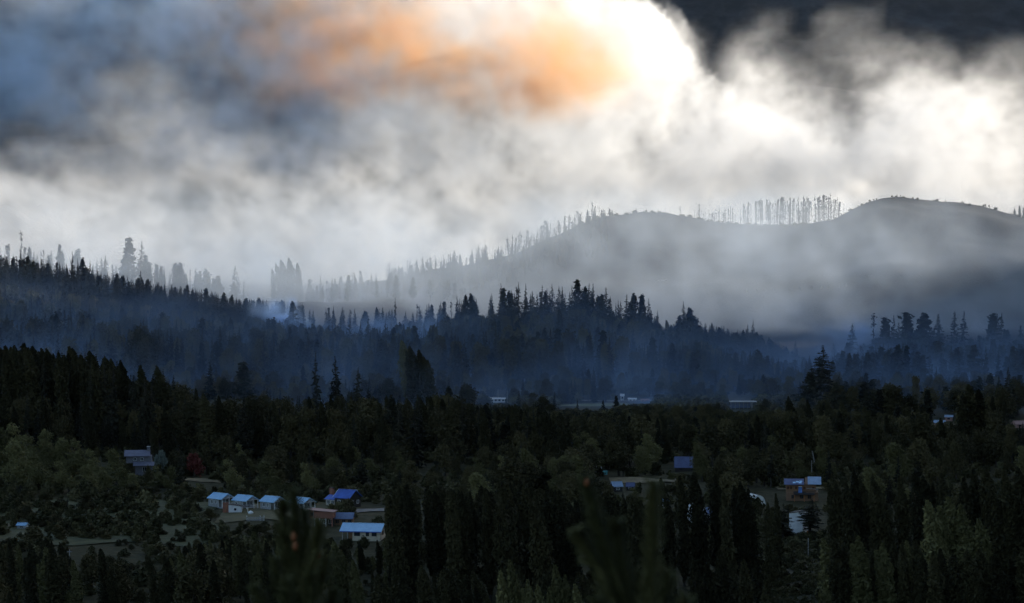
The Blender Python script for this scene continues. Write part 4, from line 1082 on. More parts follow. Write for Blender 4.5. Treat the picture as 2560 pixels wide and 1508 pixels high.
def relabel():
    cells = {}
    for e, kd, x, y, gr in MADE:
        if not gr: continue
        px = 1280 + F * x / y
        marks = FARMARK if y > 1700 else (MIDMARK if y > 900 else NEARMARK)
        j = min(range(len(marks)), key=lambda k: abs(marks[k][0] - px))
        side = 'left' if px < marks[j][0] else 'right'
        cells.setdefault((gr, e['label'], marks[j][1], side), []).append((abs(px - marks[j][0]), e))
    for (gr, lb, mk, side), L_ in cells.items():
        L_.sort(key=lambda t: t[0])
        base = SHORT.get(lb, lb)
        if len(base.split()) > 8: print('LONG', base)
        for i, (_, e) in enumerate(L_):
            o_ = ORD[i + 1] if i + 1 < len(ORD) else '%dth' % (i + 1)
            e['label'] = '%s, %s %s of %s' % (base, o_, side, mk)


SHORT = {
    'tall bare charred trunk in the dense stand on the saddle between the two bare crests': 'bare charred trunk on the hill saddle',
    'thin charred trunk on the left shoulder of the bare hill': 'thin charred trunk on the hill shoulder',
    'small lone tree standing on the flat top of the lower bare crest': 'small lone tree on the lower crest',
    'low scrubby tree on the right slope of the higher crest': 'low scrubby tree on the crest slope',
    'ragged dark tree on the crest at the edge of the picture': 'ragged dark tree on the crest',
    'grey hazy conifer on the low left foot of the bare hill': 'hazy conifer on the bare hill foot',
    L8: 'pale hazy conifer behind the wooded ridge',
    'ghostly pale poplar in the small clump standing alone in the smoke': 'ghostly pale poplar in the smoke',
    'faint conifer dissolving in smoke in the hollow left of the bare hill': 'faint conifer in the smoky hollow',
    LR: 'dark blue conifer on the ridge skyline',
    'scorched thin trunk between the conifers of the left ridge': 'scorched trunk on the ridge skyline',
    LM: 'dark conifer on the middle ridge skyline',
    'scorched thin trunk among the conifers of the middle ridge': 'scorched trunk on the middle ridge skyline',
    'tall dark conifer in the highest group on the middle ridge': 'tall dark conifer in the highest group',
    'dark layered conifer in the short row beside the tallest one on the left ridge': 'smaller dark layered conifer in a row',
    'blue-green conifer in the nearer row in front of the blue smoke of the hollow': 'blue-green conifer before the blue smoke',
    'dark blue pine standing in the loose row above the blue smoke at the right': 'dark blue pine above the blue smoke',
    'smaller hazy conifer in the blue smoke under the loose row of pines at the right': 'small hazy conifer in the blue smoke',
    'hazy grey green pine behind the ridge where it drops to the gap at the right': 'hazy tufted pine behind the ridge end',
    'navy tree in the dim haze behind the dark forest': 'navy tree behind the dark forest',
    'dark navy tree in the belt below the blue smoke at the right': 'dark navy tree below the blue smoke',
    'low dark tree in the hedge along the near side of the valley field': 'low dark tree along the valley field',
    'wind-bent black-green poplar in the tall dark mass at the left': 'wind-bent poplar in the dark mass',
    'dark conifer inside the tall mass of poplars at the left': 'dark conifer in the poplar mass',
    'wind-bent poplar tip on the skyline of the tall dark mass at the left': 'poplar tip on the dark mass skyline',
    'dark conifer in the forest belt behind the cabins': 'dark conifer in the forest belt',
    'dark leafy tree in the forest belt behind the cabins': 'dark leafy tree in the forest belt',
    'dark poplar in the forest belt behind the cabins': 'dark poplar in the forest belt',
    'dark conifer in the forest belt at the right': 'dark conifer in the far forest belt',
    'dark leafy tree in the forest belt at the right': 'dark leafy tree in the far forest belt',
    'dark poplar in the forest belt at the right': 'dark poplar in the far forest belt',
    'dark poplar rising above the forest belt at the right': 'dark poplar topping the forest belt',
    'pale green leafy tree swept by the wind on the slope below the tall dark mass': 'pale green wind-swept leafy tree',
    'dark tree scattered over the scrubby clearing left of the cabins': 'dark tree on the scrubby clearing',
    'rounded dark green shrub on the grassy clearing around the cabins': 'rounded green shrub on the clearing',
    'low leafy tree at the foot of the forest behind the cabins': 'low leafy tree at the forest foot',
    'lighter green low tree at the foot of the forest behind the cabins': 'lighter green tree at the forest foot',
    'young conifer at the foot of the forest behind the cabins': 'young conifer at the forest foot',
    'shrub at the foot of the forest behind the cabins': 'shrub at the forest foot',
    'leafy tree in the thicket between the poplars and the forest at the right': 'leafy tree in the thicket',
    'lighter leafy tree in the thicket at the right': 'lighter leafy tree in the thicket',
    'young conifer in the thicket at the right': 'young conifer in the thicket', 'shrub in the thicket at the right': 'shrub in the thicket',
    'low shrub on the ground between the trees at the right': 'low shrub between the trees',
    'dark narrow poplar in the dense stand filling the centre of the foreground': 'narrow poplar in the central stand',
    'dark poplar in front of the cabins': 'dark poplar before the cabins', 'lighter poplar in front of the cabins': 'lighter poplar before the cabins',
    'dark narrow poplar in the foreground at the left': 'dark narrow foreground poplar', 'dark leafy tree in the foreground at the left': 'dark leafy foreground tree',
    'lighter narrow poplar in the foreground at the left': 'lighter narrow foreground poplar',
    'black slender poplar in the row in front of the village, left of the white barn': 'black slender poplar before the village',
    'black poplar in the tall row right of the brown house': 'black poplar in the tall row',
    'greener poplar standing nearer than the tall row at the right': 'greener poplar nearer than the tall row',
    'feathery poplar in the low dense clump at the bottom right': 'feathery poplar in the low dense clump',
    'dark poplar at the very bottom right': 'dark poplar at the bottom edge',
    'pale green poplar tip at the bottom edge of the picture': 'pale green poplar tip',
    'dark poplar at the foot of the foreground stand': 'dark poplar below the central stand',
    'small shrub in the grassy gap below the white barn': 'small shrub in the grassy gap', 'small leafy bush in the grassy gap below the white barn': 'small leafy bush in the grassy gap',
}
relabel()

for o_ in COL.objects:
    if 'label' in o_ and len(o_['label'].split()) > 16: print('LONGLABEL', o_.name, o_['label'])

# ------------------------------------------------------------------ buildings and built things
M_TINROOF = solid('light_blue_tin', (.38, .60, .80), (.31, .52, .72), .4, .8, .25, spec=.5, stretch=(1, 1, 1))
M_TINDULL = solid('weathered_blue_tin', (.28, .37, .50), (.21, .29, .40), .5, .8, .2, spec=.4)
M_BLUEROOF = solid('deep_blue_tin', (.06, .14, .50), (.045, .10, .36), .45, .8, .1, spec=.5)
M_NAVYROOF = solid('dull_navy_roof', (.10, .12, .22), (.08, .09, .17), .7, .8)
M_SLATE = solid('slate_blue_roof', (.16, .20, .31), (.12, .15, .24), .6, 1.0)
M_GREYROOF = solid('grey_roof', (.16, .16, .21), (.12, .12, .16), .7, .8)
M_PLANKGREY = solid('grey_plank_wall', (.36, .36, .36), (.26, .26, .27), .85, 3.0, stretch=(1, 1, 6))
M_WHITE = solid('white_paint', (.80, .79, .76), (.66, .66, .66), .6, 2.0)
M_WHITEWALL = solid('white_plaster', (.70, .70, .70), (.58, .58, .60), .8, 1.2)
M_CREAM = solid('cream_wall', (.55, .47, .36), (.44, .38, .29), .8, 1.2)
M_BRICK = solid('red_brown_brick', (.30, .13, .09), (.22, .095, .07), .9, 6.0)
M_BROWN = solid('brown_timber', (.26, .14, .08), (.18, .10, .055), .8, 3.0, stretch=(1, 1, 6))
M_WARM = solid('warm_brown_timber', (.25, .145, .09), (.18, .105, .065), .8, 3.0, stretch=(1, 1, 6))
M_ORANGEWOOD = solid('orange_timber', (.50, .20, .06), (.36, .14, .05), .7, 3.0)
M_DARKWOOD = solid('dark_timber', (.05, .04, .035), (.035, .03, .028), .8, 3.0)
M_PINK = solid('pink_plaster', (.42, .24, .20), (.34, .20, .17), .8, 1.5)
M_STONE = solid('grey_stone', (.19, .18, .20), (.13, .13, .15), .9, 3.0)
M_CONC = solid('pale_concrete', (.42, .41, .40), (.34, .33, .33), .85, 2.0)
M_TANK = solid('grey_plastic_tank', (.26, .30, .36), (.2, .24, .29), .6, 1.0)
M_GLASS = solid('dark_window_glass', (.03, .035, .045), (.02, .025, .03), .12, 1.0, spec=.8)
M_PANEL = solid('solar_panel', (.06, .16, .42), (.05, .12, .32), .2, 1.0, spec=.8)
M_TEAL = solid('turquoise_paint', (.14, .45, .46), (.10, .36, .38), .6, 2.0)
M_SHEET = solid('white_plastic_sheet', (.82, .80, .74), (.74, .72, .68), .5, 2.0)
M_GRAVEL = solid('pale_gravel', (.22, .20, .18), (.15, .135, .12), .95, .8)
M_STRAW = solid('dry_straw_grass', (.21, .16, .085), (.10, .085, .045), .95, .6)
M_FIELD = solid('mown_field_grass', (.14, .15, .09), (.10, .11, .06), .95, .3)
M_ROUGH = solid('rough_dark_grass', (.050, .046, .020), (.028, .026, .013), .95, 1.4)
M_MEADOW = solid('olive_meadow_grass', (.085, .085, .036), (.05, .052, .022), .95, .5)
M_LAWN = solid('short_lawn', (.12, .10, .045), (.085, .075, .035), .95, .6)
M_CARPAINT = solid('pale_blue_car_paint', (.45, .55, .68), (.42, .52, .65), .25, 1.0, .2, spec=.6)
M_RUBBER = solid('tyre_rubber', (.03, .03, .03), (.02, .02, .02), .9)
M_POLE = solid('weathered_grey_pole', (.40, .38, .36), (.28, .27, .25), .8, 3.0)

BOX_F = [(0, 3, 2, 1), (4, 5, 6, 7), (0, 1, 5, 4), (1, 2, 6, 5), (2, 3, 7, 6), (3, 0, 4, 7)]


class Part:
    """quads and n-gons of one part"""
    def __init__(s): s.v = []; s.f = []
    def box(s, x0, x1, y0, y1, z0, z1):
        b = len(s.v); s.v += [(x0, y0, z0), (x1, y0, z0), (x1, y1, z0), (x0, y1, z0), (x0, y0, z1), (x1, y0, z1), (x1, y1, z1), (x0, y1, z1)]
        s.f += [tuple(i + b for i in f) for f in BOX_F]; return s
    def prism(s, poly, axis, a, b_):
        """extrude a polygon along axis between a and b_"""
        n = len(poly); b = len(s.v)
        for t in (a, b_):
            for p in poly:
                s.v.append({'x': (t, p[0], p[1]), 'y': (p[0], t, p[1]), 'z': (p[0], p[1], t)}[axis])
        s.f.append(tuple(range(b, b + n))); s.f.append(tuple(range(b + 2 * n - 1, b + n - 1, -1)))
        for i in range(n): j = (i + 1) % n; s.f.append((b + i, b + n + i, b + n + j, b + j))
        return s
    def bar(s, p, q, w, d=None):
        p = Vector(p); q = Vector(q); t = (q - p).normalized(); u = t.cross(Vector((0, 0, 1)))
        u = Vector((1, 0, 0)) if u.length < .05 else u.normalized(); v = t.cross(u); d = d or w; b = len(s.v)
        for c in (p, q):
            for a, e in ((-1, -1), (1, -1), (1, 1), (-1, 1)): s.v.append(tuple(c + u * a * w / 2 + v * e * d / 2))
        s.f += [tuple(i + b for i in f) for f in BOX_F]; return s
    def lathe(s, prof, n=16, cx=0, cy_=0):
        b = len(s.v); m = len(prof)
        for r_, z in prof:
            for k in range(n): a = 2 * math.pi * k / n; s.v.append((cx + r_ * math.cos(a), cy_ + r_ * math.sin(a), z))
        for i in range(m - 1):
            for k in range(n): j = (k + 1) % n; s.f.append((b + i * n + k, b + i * n + j, b + (i + 1) * n + j, b + (i + 1) * n + k))
        s.f.append(tuple(range(b + n - 1, b - 1, -1))); s.f.append(tuple(range(b + (m - 1) * n, b + m * n))); return s
    def obj(s, name, mat, parent=None, label=None, bevel=0.0):
        me = bpy.data.meshes.new(name); me.from_pydata(s.v, [], s.f); me.materials.append(mat)
        import bmesh
        bm = bmesh.new(); bm.from_mesh(me); bmesh.ops.recalc_face_normals(bm, faces=bm.faces)
        if bevel: bmesh.ops.bevel(bm, geom=list(bm.edges), offset=bevel, segments=1, affect='EDGES')
        bm.to_mesh(me); bm.free()
        o = bpy.data.objects.new(name, me); COL.objects.link(o); o.parent = parent
        if label: o['label'] = label
        return o


def place(name, px, D, label, cat, rz=0.0, group=None, dz=0.0, z=None):
    x = xat(px, D); zz = float(ground(x, D)) if z is None else z
    if z is not None:            # stand it where the line of sight to its foot meets the ground
        sl = (z - CAMZ) / D; best = (1e9, D)
        for k in range(-80, 81):
            d_ = D * (1 + k * .002); gap = abs(CAMZ + sl * d_ - float(ground(xat(px, d_), d_))) + abs(k) * .002
            if gap < best[0]: best = (gap, d_)
        D = best[1]; x = xat(px, D); zz = float(ground(x, D))
        if best[0] > .4: print('OFF', name, px, best)
    e = bpy.data.objects.new(name, None); COL.objects.link(e); e.location = (x, D, zz + dz); e.rotation_euler = (0, 0, math.radians(rz)); e.empty_display_size = 1
    return tag(e, label, cat, group)


def zat(py, D): return CAMZ + slope_of(py) * D


def window(par, x, z, w, h, y, axis='y', frame=M_WHITE, glass=M_GLASS, mull=True, sgn=-1):
    """a framed window standing proud of a wall; axis y: wall faces -y (sgn -1); axis x: wall faces +x"""
    t = .07
    f = Part(); g = Part()
    def bx(P, a0, a1, z0, z1, d0, d1):
        if axis == 'y': P.box(a0, a1, min(y + sgn * d0, y + sgn * d1), max(y + sgn * d0, y + sgn * d1), z0, z1)
        else: P.box(min(y + d0, y + d1), max(y + d0, y + d1), a0, a1, z0, z1)
    bx(f, x - w / 2, x - w / 2 + t, z, z + h, .0, .09); bx(f, x + w / 2 - t, x + w / 2, z, z + h, .0, .09)
    bx(f, x - w / 2 + t, x + w / 2 - t, z, z + t, .0, .09); bx(f, x - w / 2 + t, x + w / 2 - t, z + h - t, z + h, .0, .09)
    if mull: bx(f, x - t * .4, x + t * .4, z + t, z + h - t, .01, .08)
    bx(g, x - w / 2 + t, x + w / 2 - t, z + t, z + h - t, .0, .04)
    fo = f.obj('window', frame, par); g.obj('pane', glass, fo)
    return fo


def roof_gable(par, L, W, H, pitch, over, mat, x0=None, x1=None, thick=.12, ribs=True, name='roof'):
    """two roof slopes, ridge along x, each a part with standing ribs joined to it"""
    x0 = -L / 2 - over if x0 is None else x0; x1 = L / 2 + over if x1 is None else x1
    rise = pitch * (W / 2)
    out_ = []
    for sg in (-1, 1):
        P = Part(); e = W / 2 + over
        P.prism([(0, H + rise), (sg * e, H - pitch * over), (sg * e, H - pitch * over - thick), (0, H + rise - thick)], 'x', x0, x1)
        if ribs:
            k = int((x1 - x0) / .6)
            for i in range(k + 1):
                xx = x0 + .03 + (x1 - x0 - .06) * i / k
                P.prism([(sg * .02, H + rise + .045), (sg * e, H - pitch * over + .045), (sg * e, H - pitch * over - .01), (sg * .02, H + rise - .01)], 'x', xx - .03, xx + .03)
        out_.append(P.obj('roof_slope', mat, par))
    Part().bar((x0, 0, H + rise + .03), (x1, 0, H + rise + .03), .22, .08).obj('ridge_cap', mat, par)
    return out_


def gable_walls(par, L, W, H, pitch, mat, xa=None, xb=None):
    xa = -L / 2 if xa is None else xa; xb = L / 2 if xb is None else xb; rise = pitch * W / 2
    Part().prism([(-W / 2, -.5), (W / 2, -.5), (W / 2, H - .13), (0, H + rise - .13), (-W / 2, H - .13)], 'x', xa, xb).obj('wall', mat, par)


def cabin(px, D, label, rz):
    c = place('cabin', px, D, label, 'cabin', rz, 'row of small cabins with pale blue roofs')
    L, W, H, p = 5.0, 4.3, 2.45, .5
    gable_walls(c, L, W, H, p, M_PLANKGREY, -L / 2, L / 2 - 1.7)
    roof_gable(c, L, W, H, p, .35, M_TINROOF, -L / 2 - .3, L / 2 + .15)
    xf = L / 2
    Part().box(xf - 1.7, xf + .05, -W / 2, W / 2, -.4, .12).obj('porch_deck', M_PLANKGREY, c)
    for y in (-W / 2 + .1, 0.55, W / 2 - .1):
        Part().box(xf - .14, xf, y - .08, y + .08, .12, H - .02).obj('porch_post', M_WHITE, c)
    Part().box(xf - 1.6, xf - 1.46, -W / 2 + .02, -W / 2 + .16, .12, H - .02).obj('porch_post', M_WHITE, c)
    t = Part(); t.bar((xf - .06, -W / 2 - .1, H - .02), (xf - .06, W / 2 + .1, H - .02), .14)
    t.bar((xf - .05, -W / 2 - .3, H - .22), (xf - .05, 0, H + p * W / 2 - .16), .13); t.bar((xf - .04, W / 2 + .3, H - .22), (xf - .04, 0, H + p * W / 2 - .16), .13)
    t.bar((xf - .07, 0, H), (xf - .07, 0, H + p * W / 2 - .1), .12); t.bar((xf - .08, 0, H + .05), (xf - .08, -.9, H + .52), .1); t.bar((xf - .08, 0, H + .05), (xf - .08, .9, H + .52), .1)
    t.obj('gable_truss', M_WHITE, c)
    for y0, y1 in ((-W / 2 + .18, .45), (.65, W / 2 - .2)):
        for z in (.5, .95): Part().bar((xf - .07, y0, z), (xf - .07, y1, z), .08).obj('porch_rail', M_WHITE, c)
    window(c, -1.2, .9, .8, 1.0, -W / 2); window(c, .2, .9, .7, 1.0, -W / 2)
    d = Part().box(xf - 1.7, xf - 1.64, -.5, .35, .12, 2.1).obj('door', M_PLANKGREY, c, 'blue grey door'); Part().box(xf - 1.64, xf - 1.60, .2, .27, 1.0, 1.1).obj('handle', M_WHITE, d)
    window(c, 1.25, .95, .9, 1.0, xf - 1.7, 'x')
    return c


cabin(551, 624, 'pale blue roofed cabin half behind the rusty red shed wall', -38)
cabin(612, 622, 'pale blue roofed cabin with a white porch truss in front of the grey tank', -38)
cabin(681, 621, 'pale blue roofed cabin between the tank and the blurred branch, its porch posts white', -38)
cabin(755, 621, 'pale blue roofed cabin nearest the brick building, partly behind the blurred branch', -38)


def tank(px, D, zt, label, stand):
    t = place('water_tank', px, D, label, 'water tank')
    z1 = zat(zt, D) - t.location.z; h = 1.45
    Part().lathe([(.62, z1 - h), (.64, z1 - h + .1), (.62, z1 - .3), (.55, z1 - .14), (.2, z1 - .02), (.12, z1)], 18).obj('tank_body', M_TANK, t)
    Part().lathe([(.16, z1 + .002), (.16, z1 + .08)], 10).obj('lid', M_TANK, t)
    for k in range(3): Part().lathe([(.655, z1 - h + .3 + k * .35), (.655, z1 - h + .36 + k * .35)], 18).obj('rib_band', M_TANK, t)
    for sx in (-1, 1):
        for sy in (-1, 1): Part().bar((sx * .5, sy * .5, -.3), (sx * .5, sy * .5, z1 - h - .12), .14).obj('leg', M_DARKWOOD, t)
    Part().box(-.7, .7, -.7, .7, z1 - h - .12, z1 - h).obj('platform', M_DARKWOOD, t)


tank(630, 640, 1227, 'grey domed water tank on a dark stand behind the second cabin', 1)
tank(888, 646, 1224, 'grey domed water tank beside the gable of the deep blue roofed house', 1)


def blue_house():
    c = place('house', 868, 632, 'dark timber house with a deep blue roof and a brick chimney', 'house', -30)
    L, W, H, p = 4.6, 5.4, 2.9, .62
    gable_walls(c, L, W, H, p, M_DARKWOOD); roof_gable(c, L, W, H, p, .4, M_BLUEROOF)
    Part().bar((-L / 2 - .45, -W / 2 - .4, H - .28), (-L / 2 - .45, 0, H + p * W / 2 - .02), .1, .16).obj('barge_board', M_WHITE, c)
    d = Part().box(1.0, 1.75, -W / 2 - .05, -W / 2, 0, 2.1).obj('door', M_WHITE, c); Part().box(1.1, 1.16, -W / 2 - .1, -W / 2 - .05, 1.0, 1.12).obj('handle', M_DARKWOOD, d)
    window(c, -.9, .95, 1.0, 1.1, -W / 2); window(c, 1.3, .9, 1.0, 1.0, L / 2, 'x'); window(c, -1.2, .9, 1.0, 1.0, L / 2, 'x')
    # low wing on the left
    Part().box(-L / 2 - 3.2, -L / 2 - .003, -W / 2 + .6, W / 2 - .8, -.5, 2.1).obj('wing_wall', M_CREAM, c)
    Part().prism([(-W / 2 + .2, 2.05), (-.2, 3.0), (-.2, 2.88), (-W / 2 + .2, 1.93)], 'x', -L / 2 - 3.5, -L / 2 - .01).obj('wing_roof', M_BLUEROOF, c)
    window(c, -L / 2 - 2.3, .8, .9, 1.0, -W / 2 + .6); window(c, -L / 2 - 1.0, .8, .9, 1.0, -W / 2 + .6)
    ch = Part().box(-L / 2 - 3.75, -L / 2 - 2.75, .4, 1.3, -.5, 4.6).obj('chimney', M_BRICK, c)
    Part().box(-L / 2 - 3.85, -L / 2 - 2.65, .3, 1.4, 4.6, 4.75).obj('chimney_cap', M_DARKWOOD, ch); Part().bar((-L / 2 - 1.3, .2, 2.9), (-L / 2 - 1.3, .2, 3.9), .14).obj('flue', M_WHITE, c)


blue_house()


def brick_building():
    c = place('brick_building', 806, 592, 'red-brown brick building with a flat sloping roof and an open ground floor', 'building', -8, z=zat(1316, 592))
    Part().box(-2.3, 2.4, 0, 3.6, 1.95, 3.55).obj('wall', M_BRICK, c)
    Part().box(-3.6, -2.303, .8, 3.6, 1.95, 3.75).obj('side_wall', M_BROWN, c, 'plainer brown side wall')
    Part().prism([(-4.0, 4.15), (2.8, 3.62), (2.8, 3.5), (-4.0, 4.03)], 'y', -.5, 4.0).obj('roof', M_PINK, c)
    Part().prism([(-3.6, 3.553), (2.4, 3.553), (-3.6, 4.0)], 'y', .9, 3.55).obj('gable_wall', M_BRICK, c)
    for x in (-2.25, -1.0, .55, 2.1): Part().box(x, x + .28, .02, .3, -.4, 1.95).obj('column', M_CONC if x < 2 else M_BRICK, c)
    Part().box(-2.3, 2.4, 1.9, 2.1, -.4, 1.95).obj('back_wall', M_DARKWOOD, c)
    window(c, 1.5, .5, 1.0, 1.1, 1.9, glass=M_GLASS); window(c, -.2, .5, 1.0, 1.1, 1.9)
    window(c, -2.9, 2.5, .7, .8, .8, frame=M_DARKWOOD)
    Part().bar((-2.35, -.05, 2.0), (-2.35, -.05, 3.8), .1).obj('downpipe', M_POLE, c)


brick_building()
w_ = place('annex', 857, 596, 'low annex with a slate blue roof joined to the brick building', 'annex', -4, z=zat(1313, 596))
Part().box(-2.4, 2.3, 0, 3.0, -.4, 1.65).obj('wall', M_BROWN, w_)
roof_p = Part().prism([(-.45, 1.65), (1.5, 3.0), (3.4, 1.7), (3.4, 1.58), (1.5, 2.88), (-.45, 1.53)], 'x', -2.55, 2.5)
roof_p.obj('roof', M_SLATE, w_)
for x in (-1.5, .1, 1.6): window(w_, x, .45, .95, .95, 0, frame=M_BROWN)


def long_house():
    c = place('house', 908, 571, 'long low cream house with a broad pale blue roof at the edge of the poplars', 'house', -9, z=zat(1346, 571))
    L, W, H, p = 9.2, 6.2, 2.35, .42
    gable_walls(c, L, W, H, p, M_CREAM, -L / 2 + 2.6, L / 2); roof_gable(c, L, W, H, p, .45, M_TINROOF)
    Part().box(-L / 2 - .3, L / 2 + .3, -W / 2 - .52, -W / 2 - .45, H - .42, H - .2).obj('fascia', M_BLUEROOF, c)
    for x in (-L / 2 + .1, -L / 2 + 1.3): Part().box(x, x + .14, -W / 2 + .05, -W / 2 + .2, -.4, H - .2).obj('porch_post', M_POLE, c)
    Part().box(-L / 2 + 1.0, -L / 2 + 2.597, 0, W / 2 - .1, -.4, H - .3).obj('porch_wall', M_BROWN, c)
    for x, w in ((-.9, 1.4), (1.6, .8), (3.2, 1.2)): window(c, x, 1.0, w, .9, -W / 2, frame=M_DARKWOOD)
    window(c, 0, 1.0, 1.2, 1.0, L / 2, 'x', frame=M_BROWN)


long_house()


def left_house():
    c = place('house', 345, 690, 'grey two-storey house with a stone chimney between pale trees and forest', 'house', 6)
    zb = zat(1184, 690) - c.location.z
    Part().box(-1.0, 3.9, 0, 5, zb - .6, zb + 2.9).obj('lower_wall', M_STONE, c)
    Part().box(-3.6, 3.6, .9, 5.4, zb + 2.903, zb + 4.9).obj('upper_wall', M_STONE, c)
    Part().prism([(.2, zb + 5.0), (3.2, zb + 6.5), (6.0, zb + 5.0), (6.0, zb + 4.86), (3.2, zb + 6.36), (.2, zb + 4.86)], 'x', -4.2, 3.2).obj('roof', M_GREYROOF, c)
    ch = Part().box(2.2, 3.1, 2.6, 3.5, zb + 4.9, zb + 7.4).obj('chimney', M_STONE, c); Part().box(2.1, 3.2, 2.5, 3.6, zb + 7.4, zb + 7.55).obj('chimney_cap', M_CONC, ch)
    Part().prism([(-1.3, zb + 2.4), (.88, zb + 3.3), (.88, zb + 3.18), (-1.3, zb + 2.28)], 'x', -1.6, 4.4).obj('porch_roof', M_GREYROOF, c)
    window(c, .8, zb + 3.6, .9, .9, .9); window(c, -1.2, zb + 3.6, .9, .9, .9); window(c, 1.6, zb + .6, 1.2, 1.3, 0)
    for x in (-1.3, 4.1): Part().box(x - .08, x + .08, -1.2, -1.04, zb - .6, zb + 2.35).obj('porch_post', M_DARKWOOD, c)


left_house()


def small_sheds():
    s = place('shed', 585, 608, 'pale lean-to shed with a round window and a rusty red end wall', 'shed', -4, z=zat(1284, 608))
    Part().prism([(-1.6, -.3), (1.6, -.3), (1.6, 1.75), (-1.6, 2.15)], 'y', 0, 2.2).obj('wall', M_WHITEWALL, s)
    P = Part(); n = 14
    P.prism([(.1 + .34 * math.cos(2 * math.pi * k / n), 1.0 + .34 * math.sin(2 * math.pi * k / n)) for k in range(n)], 'y', -.05, -.003); P.obj('round_window', M_GLASS, s)
    Part().box(-3.1, -1.62, .05, .25, -.3, 2.75).obj('end_wall', M_BRICK, s)
    Part().bar((-2.6, -.1, -.2), (-2.1, -.02, 2.0), .12).obj('prop', M_ORANGEWOOD, s)
    Part().prism([(-1.75, 2.28), (3.5, 1.68), (3.5, 1.6), (-1.75, 2.2)], 'y', -.2, 2.3).obj('roof', M_DARKWOOD, s)
    for x in (1.68, 3.3): Part().box(x, x + .14, -.12, .02, -.7, 1.62).obj('post', M_WHITE, s)
    g = place('gas_tank', 625, 606, 'rounded white gas tank standing on the lawn by the picket fence', 'gas tank', z=zat(1287, 606))
    Part().lathe([(.35, 0), (.62, .18), (.72, .45), (.60, .72), (.30, .86), (.12, .98), (.06, 1.08)], 18).obj('tank_body', M_WHITE, g)
    for a in range(3): Part().bar((.4 * math.cos(a * 2.1), .4 * math.sin(a * 2.1), -.15), (.4 * math.cos(a * 2.1), .4 * math.sin(a * 2.1), .12), .1).obj('leg', M_POLE, g)
    f = place('picket_fence', 636, 601, 'pale picket fence along the edge of the lawn below the gas tank', 'fence', 6, z=zat(1303, 601))
    for i in range(27): Part().box(-2.1 + i * .16, -2.1 + i * .16 + .07, -.02, .01, -.2, .95 + .05 * ((i * 5) % 3)).obj('picket', M_CONC, f)
    for z in (.25, .75): Part().box(-2.15, 2.2, .012, .05, z, z + .07).obj('rail', M_CONC, f)
    for x in (-2.1, 1.2, 2.15): Part().box(x, x + .1, .052, .15, -.3, 1.3).obj('fence_post', M_WHITE, f)
    # lawn, road strip, straw patches (sheets lying on the ground)
    for nm, px0, px1, D0, D1, mt, lb in [('meadow', -40, 540, 556, 640, M_MEADOW, 'olive green meadow between the shrubs left of the cabins'), ('lawn', 560, 850, 598, 640, M_LAWN, 'short brownish lawn between the cabins and the fence'),
                                         ('gravel_road', 880, 985, 618, 626, M_GRAVEL, 'pale gravel track beside the deep blue roofed house'),
                                         ('straw_grass', 462, 548, 689, 697, M_STRAW, 'straw-coloured dry grass below the red tree'),
                                         ('straw_grass', -20, 34, 578, 600, M_STRAW, 'dry pale bank at the left edge'),
                                         ('straw_grass', 64, 92, 580, 592, M_STRAW, 'dry pale bank right of the small hut'),
                                         ('straw_grass', 1525, 1700, 690, 706, M_STRAW, 'dry grey-brown meadow strip at the right of the turquoise shed'),
                                         ('straw_grass', 1930, 2090, 668, 700, M_STRAW, 'dry grassy bank behind the brown house'),
                                         ('field', 1380, 1580, 988, 1001, M_FIELD, 'pale green mown field on the valley floor'),
                                         ('gravel_road', 1380, 1660, 1018, 1022, M_GRAVEL, 'pale road across the valley floor'),
                                         ('gravel_road', 1940, 2012, 1000, 1024, M_GRAVEL, 'pale bare clearing left of the biggest conifer'),
                                         ('field', 1940, 2085, 480, 580, M_ROUGH, 'rough grass in the gap below the white barn')]:
        n, m = 26, 14; us = np.linspace(0, 1, n); vs = np.linspace(0, 1, m)
        Y_ = D0 + (D1 - D0) * vs[:, None] + 0 * us[None]
        edge = 3.5 * np.sin(us * 9 + px0) * (D1 - D0) / 60
        Y_ = Y_ + edge[None] * (2 * vs[:, None] - 1)
        pxs = px0 + (px1 - px0) * (us[None] * (1 - .06 * np.sin(vs[:, None] * 7 + D0)) )
        X_ = (pxs - 1280) / F * (D0 + D1) / 2
        Z_ = ground(X_, Y_) + .22
        i_ = np.arange(n * m).reshape(m, n); q_ = np.stack([i_[:-1, :-1], i_[:-1, 1:], i_[1:, 1:], i_[1:, :-1]], -1).reshape(-1, 4)
        o = bpy.data.objects.new(nm, mesh_np(nm, np.stack([X_, Y_, Z_], -1).reshape(-1, 3), q_, [mt], True)); COL.objects.link(o); tag(o, lb, kind='structure')


small_sheds()


